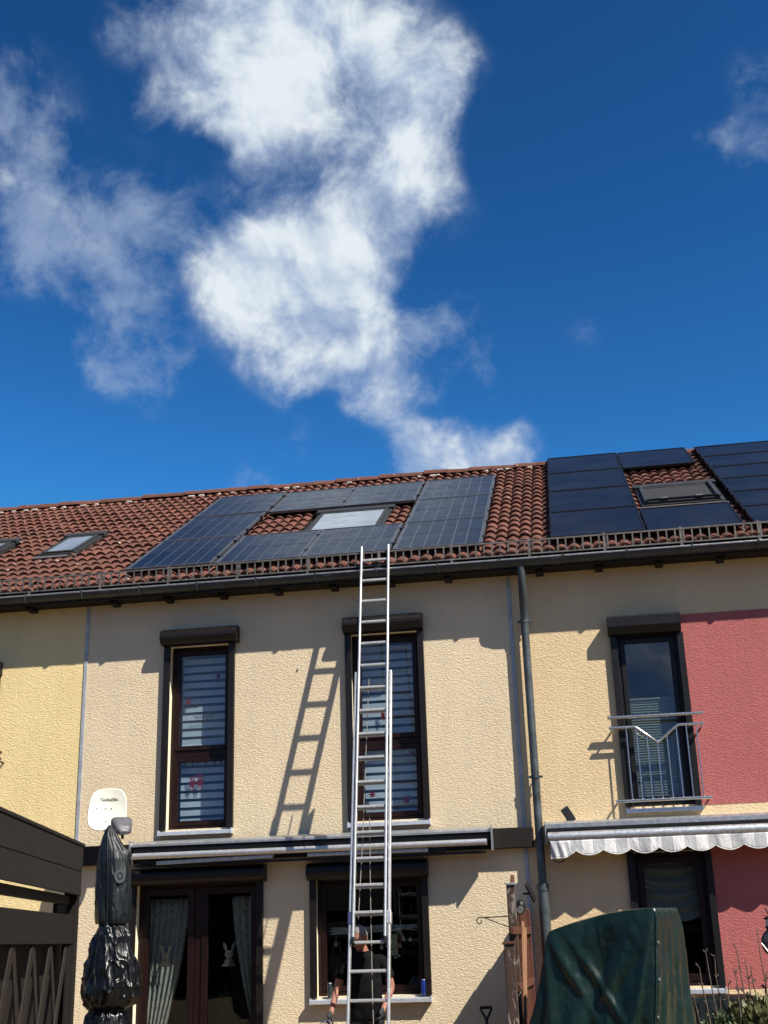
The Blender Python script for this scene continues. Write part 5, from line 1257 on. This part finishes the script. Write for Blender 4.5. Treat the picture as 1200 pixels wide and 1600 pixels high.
    for s in (-1, 1):
        mb.grid(lambda u, v: tuple(HM_ @ Vector((s*(0.078+0.012*math.sin(v*math.pi)*math.cos(u*6.283)), 0.012+0.018*math.sin(v*math.pi)*math.sin(u*6.283), 0.0+0.032*math.cos(v*math.pi)))), 12, 10, closed_u=True)
    me = remesh(mb, 0.0085); me.materials.append(MT['skin'])
    for v in me.vertices: v.co -= P.location
    body = link('body', me, P)
    def part(nm, m_, mt, thick=0.0):
        m_.materials.clear(); m_.materials.append(MT[mt])
        for p in m_.polygons: p.use_smooth = True
        for v in m_.vertices: v.co -= P.location
        return link(nm, m_, P)
    V_ = lambda k: Vector(J[k][0])
    def seg(p, a, b):
        d = b-a; t = max(0, min(1, (p-a).dot(d)/d.length_squared)); return (p-(a+d*t)).length, t
    chains = [('torso', 'pelvis', 'waist'), ('torso', 'waist', 'chest'), ('torso', 'chest', 'neckbase'), ('neck', 'neckbase', 'neck'), ('neck', 'neck', 'skull'), ('arm', 'shr', 'elr'), ('fore', 'elr', 'wrr'), ('fore', 'wrr', 'har'), ('arm', 'shl', 'ell'), ('fore', 'ell', 'wrl'), ('fore', 'wrl', 'hal'), ('torso', 'chest', 'shr'), ('torso', 'chest', 'shl'),
              ('leg', 'hpr', 'knr'), ('leg', 'knr', 'anr'), ('foot', 'anr', 'ftr'), ('leg', 'hpl', 'knl'), ('leg', 'knl', 'anl'), ('foot', 'anl', 'ftl'), ('hip', 'pelvis', 'hpr'), ('hip', 'pelvis', 'hpl')]
    def kind(p):
        best = min(((seg(p, V_(a), V_(b))[0]-max(J[a][1] if isinstance(J[a][1], tuple) else (J[a][1],)), k, seg(p, V_(a), V_(b))[1]) for k, a, b in chains)); return best[1], best[2]
    def garment(nm, test, off, mt, fold):
        bm = bmesh.new(); bm.from_mesh(me); bm.normal_update(); kill = []
        for f in bm.faces:
            if not test(f.calc_center_median()+P.location): kill.append(f)
        bmesh.ops.delete(bm, geom=kill, context='FACES')
        for v in bm.verts:
            q = (v.co+P.location); v.co += v.normal*(off+fold*(noise.noise(Vector((q.x*7, q.y*7, q.z*4)))+0.6*noise.noise(Vector((q.x*14, q.y*14, q.z*11)))))
        m_ = bpy.data.meshes.new(nm); bm.to_mesh(m_); bm.free(); m_.materials.clear(); m_.materials.append(MT[mt])
        for p in m_.polygons: p.use_smooth = True
        o = link(nm, m_, P); so = o.modifiers.new('solid', 'SOLIDIFY'); so.thickness = 0.004; so.offset = 1; return o
    def in_shirt(p):
        k, t = kind(p); return (k == 'torso' and p.z < 1.545 and p.z > 0.9) or (k == 'hip' and p.z > 0.88) or (k == 'arm' and t < 0.66) or (k == 'neck' and p.z < 1.53) or (k == 'leg' and p.z > 0.9)
    def in_trs(p):
        k, t = kind(p); return p.z < 1.0 and (k in ('leg', 'hip', 'foot') or k == 'torso') and p.z > 0.10
    garment('t_shirt', in_shirt, 0.020, 'shirt', 0.010); garment('trousers', in_trs, 0.012, 'trousers', 0.006)
    for s, k in ((-1, 'ftr'), (1, 'ftl')):
        a = Vector(J['anr' if s < 0 else 'anl'][0]); b = Vector(J[k][0]); part('shoe', skin_mesh([(tuple(a+Vector((0, 0.03, 0.0))), 0.055), (tuple(a+Vector((0, 0.0, -0.03))), 0.058), (tuple(b+Vector((0, 0, 0.005))), (0.045, 0.05)), (tuple(b+Vector((s*0.01, -0.07, 0))), (0.035, 0.045))], [(0, 1), (1, 2), (2, 3)]), 'trousers')
    # gloved hands: palm and five curled fingers
    def glove(w, h, dirn, side):
        w = Vector(w); h = Vector(h); ax_ = (h-w).normalized(); sd = Vector((0.25*side, -0.85, -0.1)); sd = (sd-ax_*sd.dot(ax_)).normalized(); nm = ax_.cross(sd)*side
        js = [(tuple(w-ax_*0.01), 0.036), (tuple(h), (0.024, 0.046)), (tuple(h+ax_*0.045), (0.022, 0.044))]; es = [(0, 1), (1, 2)]
        gm = MB(); to_mb(gm, skin_mesh(js, es))
        for q, (o_, l) in enumerate(((-0.032, 0.062), (-0.011, 0.075), (0.011, 0.07), (0.032, 0.055))):
            r0 = h+ax_*0.045+sd*o_; c = [r0, r0+ax_*l*0.42+nm*0.004, r0+ax_*l*0.72+nm*l*0.32, r0+ax_*l*0.74+nm*l*0.66]
            to_mb(gm, skin_mesh([(tuple(p_), r_) for p_, r_ in zip(c, (0.0105, 0.0105, 0.0098, 0.0085))], [(0, 1), (1, 2), (2, 3)]))
        r0 = h-sd*0.038+ax_*0.0; c = [r0, r0-sd*0.02+ax_*0.03+nm*0.015, r0-sd*0.012+ax_*0.055+nm*0.035]
        to_mb(gm, skin_mesh([(tuple(p_), r_) for p_, r_ in zip(c, (0.0135, 0.012, 0.0095))], [(0, 1), (1, 2)]))
        part('glove', remesh(gm, 0.005), 'glove')
    glove(J['wrr'][0], J['har'][0], 0, -1); glove(J['wrl'][0], J['hal'][0], 0, 1)
    # hair: short crown of grey, and a clipped grey beard
    hb = MB(); hb.grid(lambda u, v: tuple(HM_ @ (lambda q: Vector((q.x*1.03, q.y*1.025+0.003, q.z*1.03+0.002))*(1+0.012*noise.noise(q*90)))(HM_.inverted() @ Vector(hd(u, 0.74+0.26*v-(0.17+0.16*math.sin(u*2*math.pi)+0.015*math.sin(u*60))*(1-v))))) , 48, 14, closed_u=True); hb.build('hair', MT['hair'], P)
    bb = MB(); bb.grid(lambda u, v: tuple(HM_ @ (lambda q: Vector((q.x*1.06, q.y*1.07-0.003, q.z*1.03)))(HM_.inverted() @ Vector(hd(0.60+0.30*u, 0.06+0.16*v)))), 24, 10); bb.build('beard', MT['hair'], P)
    for s in (-1, 1):
        e = HM_ @ Vector((s*0.03, -0.087, 0.010)); k = MB(); k.grid(lambda u, v: (e.x+0.011*math.cos(u*6.283)*math.sin(v*3.1416), e.y+0.009*math.sin(u*6.283)*math.sin(v*3.1416), e.z+0.007*math.cos(v*3.1416)), 12, 8, closed_u=True); k.build('eye', MT['ink'], P)
        k = MB(); k.tube([tuple(HM_ @ Vector((s*0.014, -0.1, 0.027))), tuple(HM_ @ Vector((s*0.03, -0.099, 0.032))), tuple(HM_ @ Vector((s*0.047, -0.088, 0.028)))], 0.0045, 6); k.build('eyebrow', MT['hair'], P)
    k = MB(); k.tube([tuple(HM_ @ Vector((-0.022, -0.094, -0.056))), tuple(HM_ @ Vector((0, -0.101, -0.054))), tuple(HM_ @ Vector((0.022, -0.094, -0.056)))], 0.004, 6); k.build('mouth', MT['maroonmetal'], P)
    h = Vector(J['har'][0]); t = thing('pliers', 'steel pliers held in the gloved hand of the man', 'tool', tuple(h+Vector((-0.02, -0.04, -0.05))))
    for s in (-1, 1): MB().tube([tuple(h+Vector((0.02, -0.05, -0.05+s*0.014))), tuple(h+Vector((-0.05, -0.06, -0.05+s*0.004))), tuple(h+Vector((-0.10, -0.065, -0.055-s*0.012)))], [0.007, 0.008, 0.004], 8).build('jaw', MT['steel'], t)
build_person()
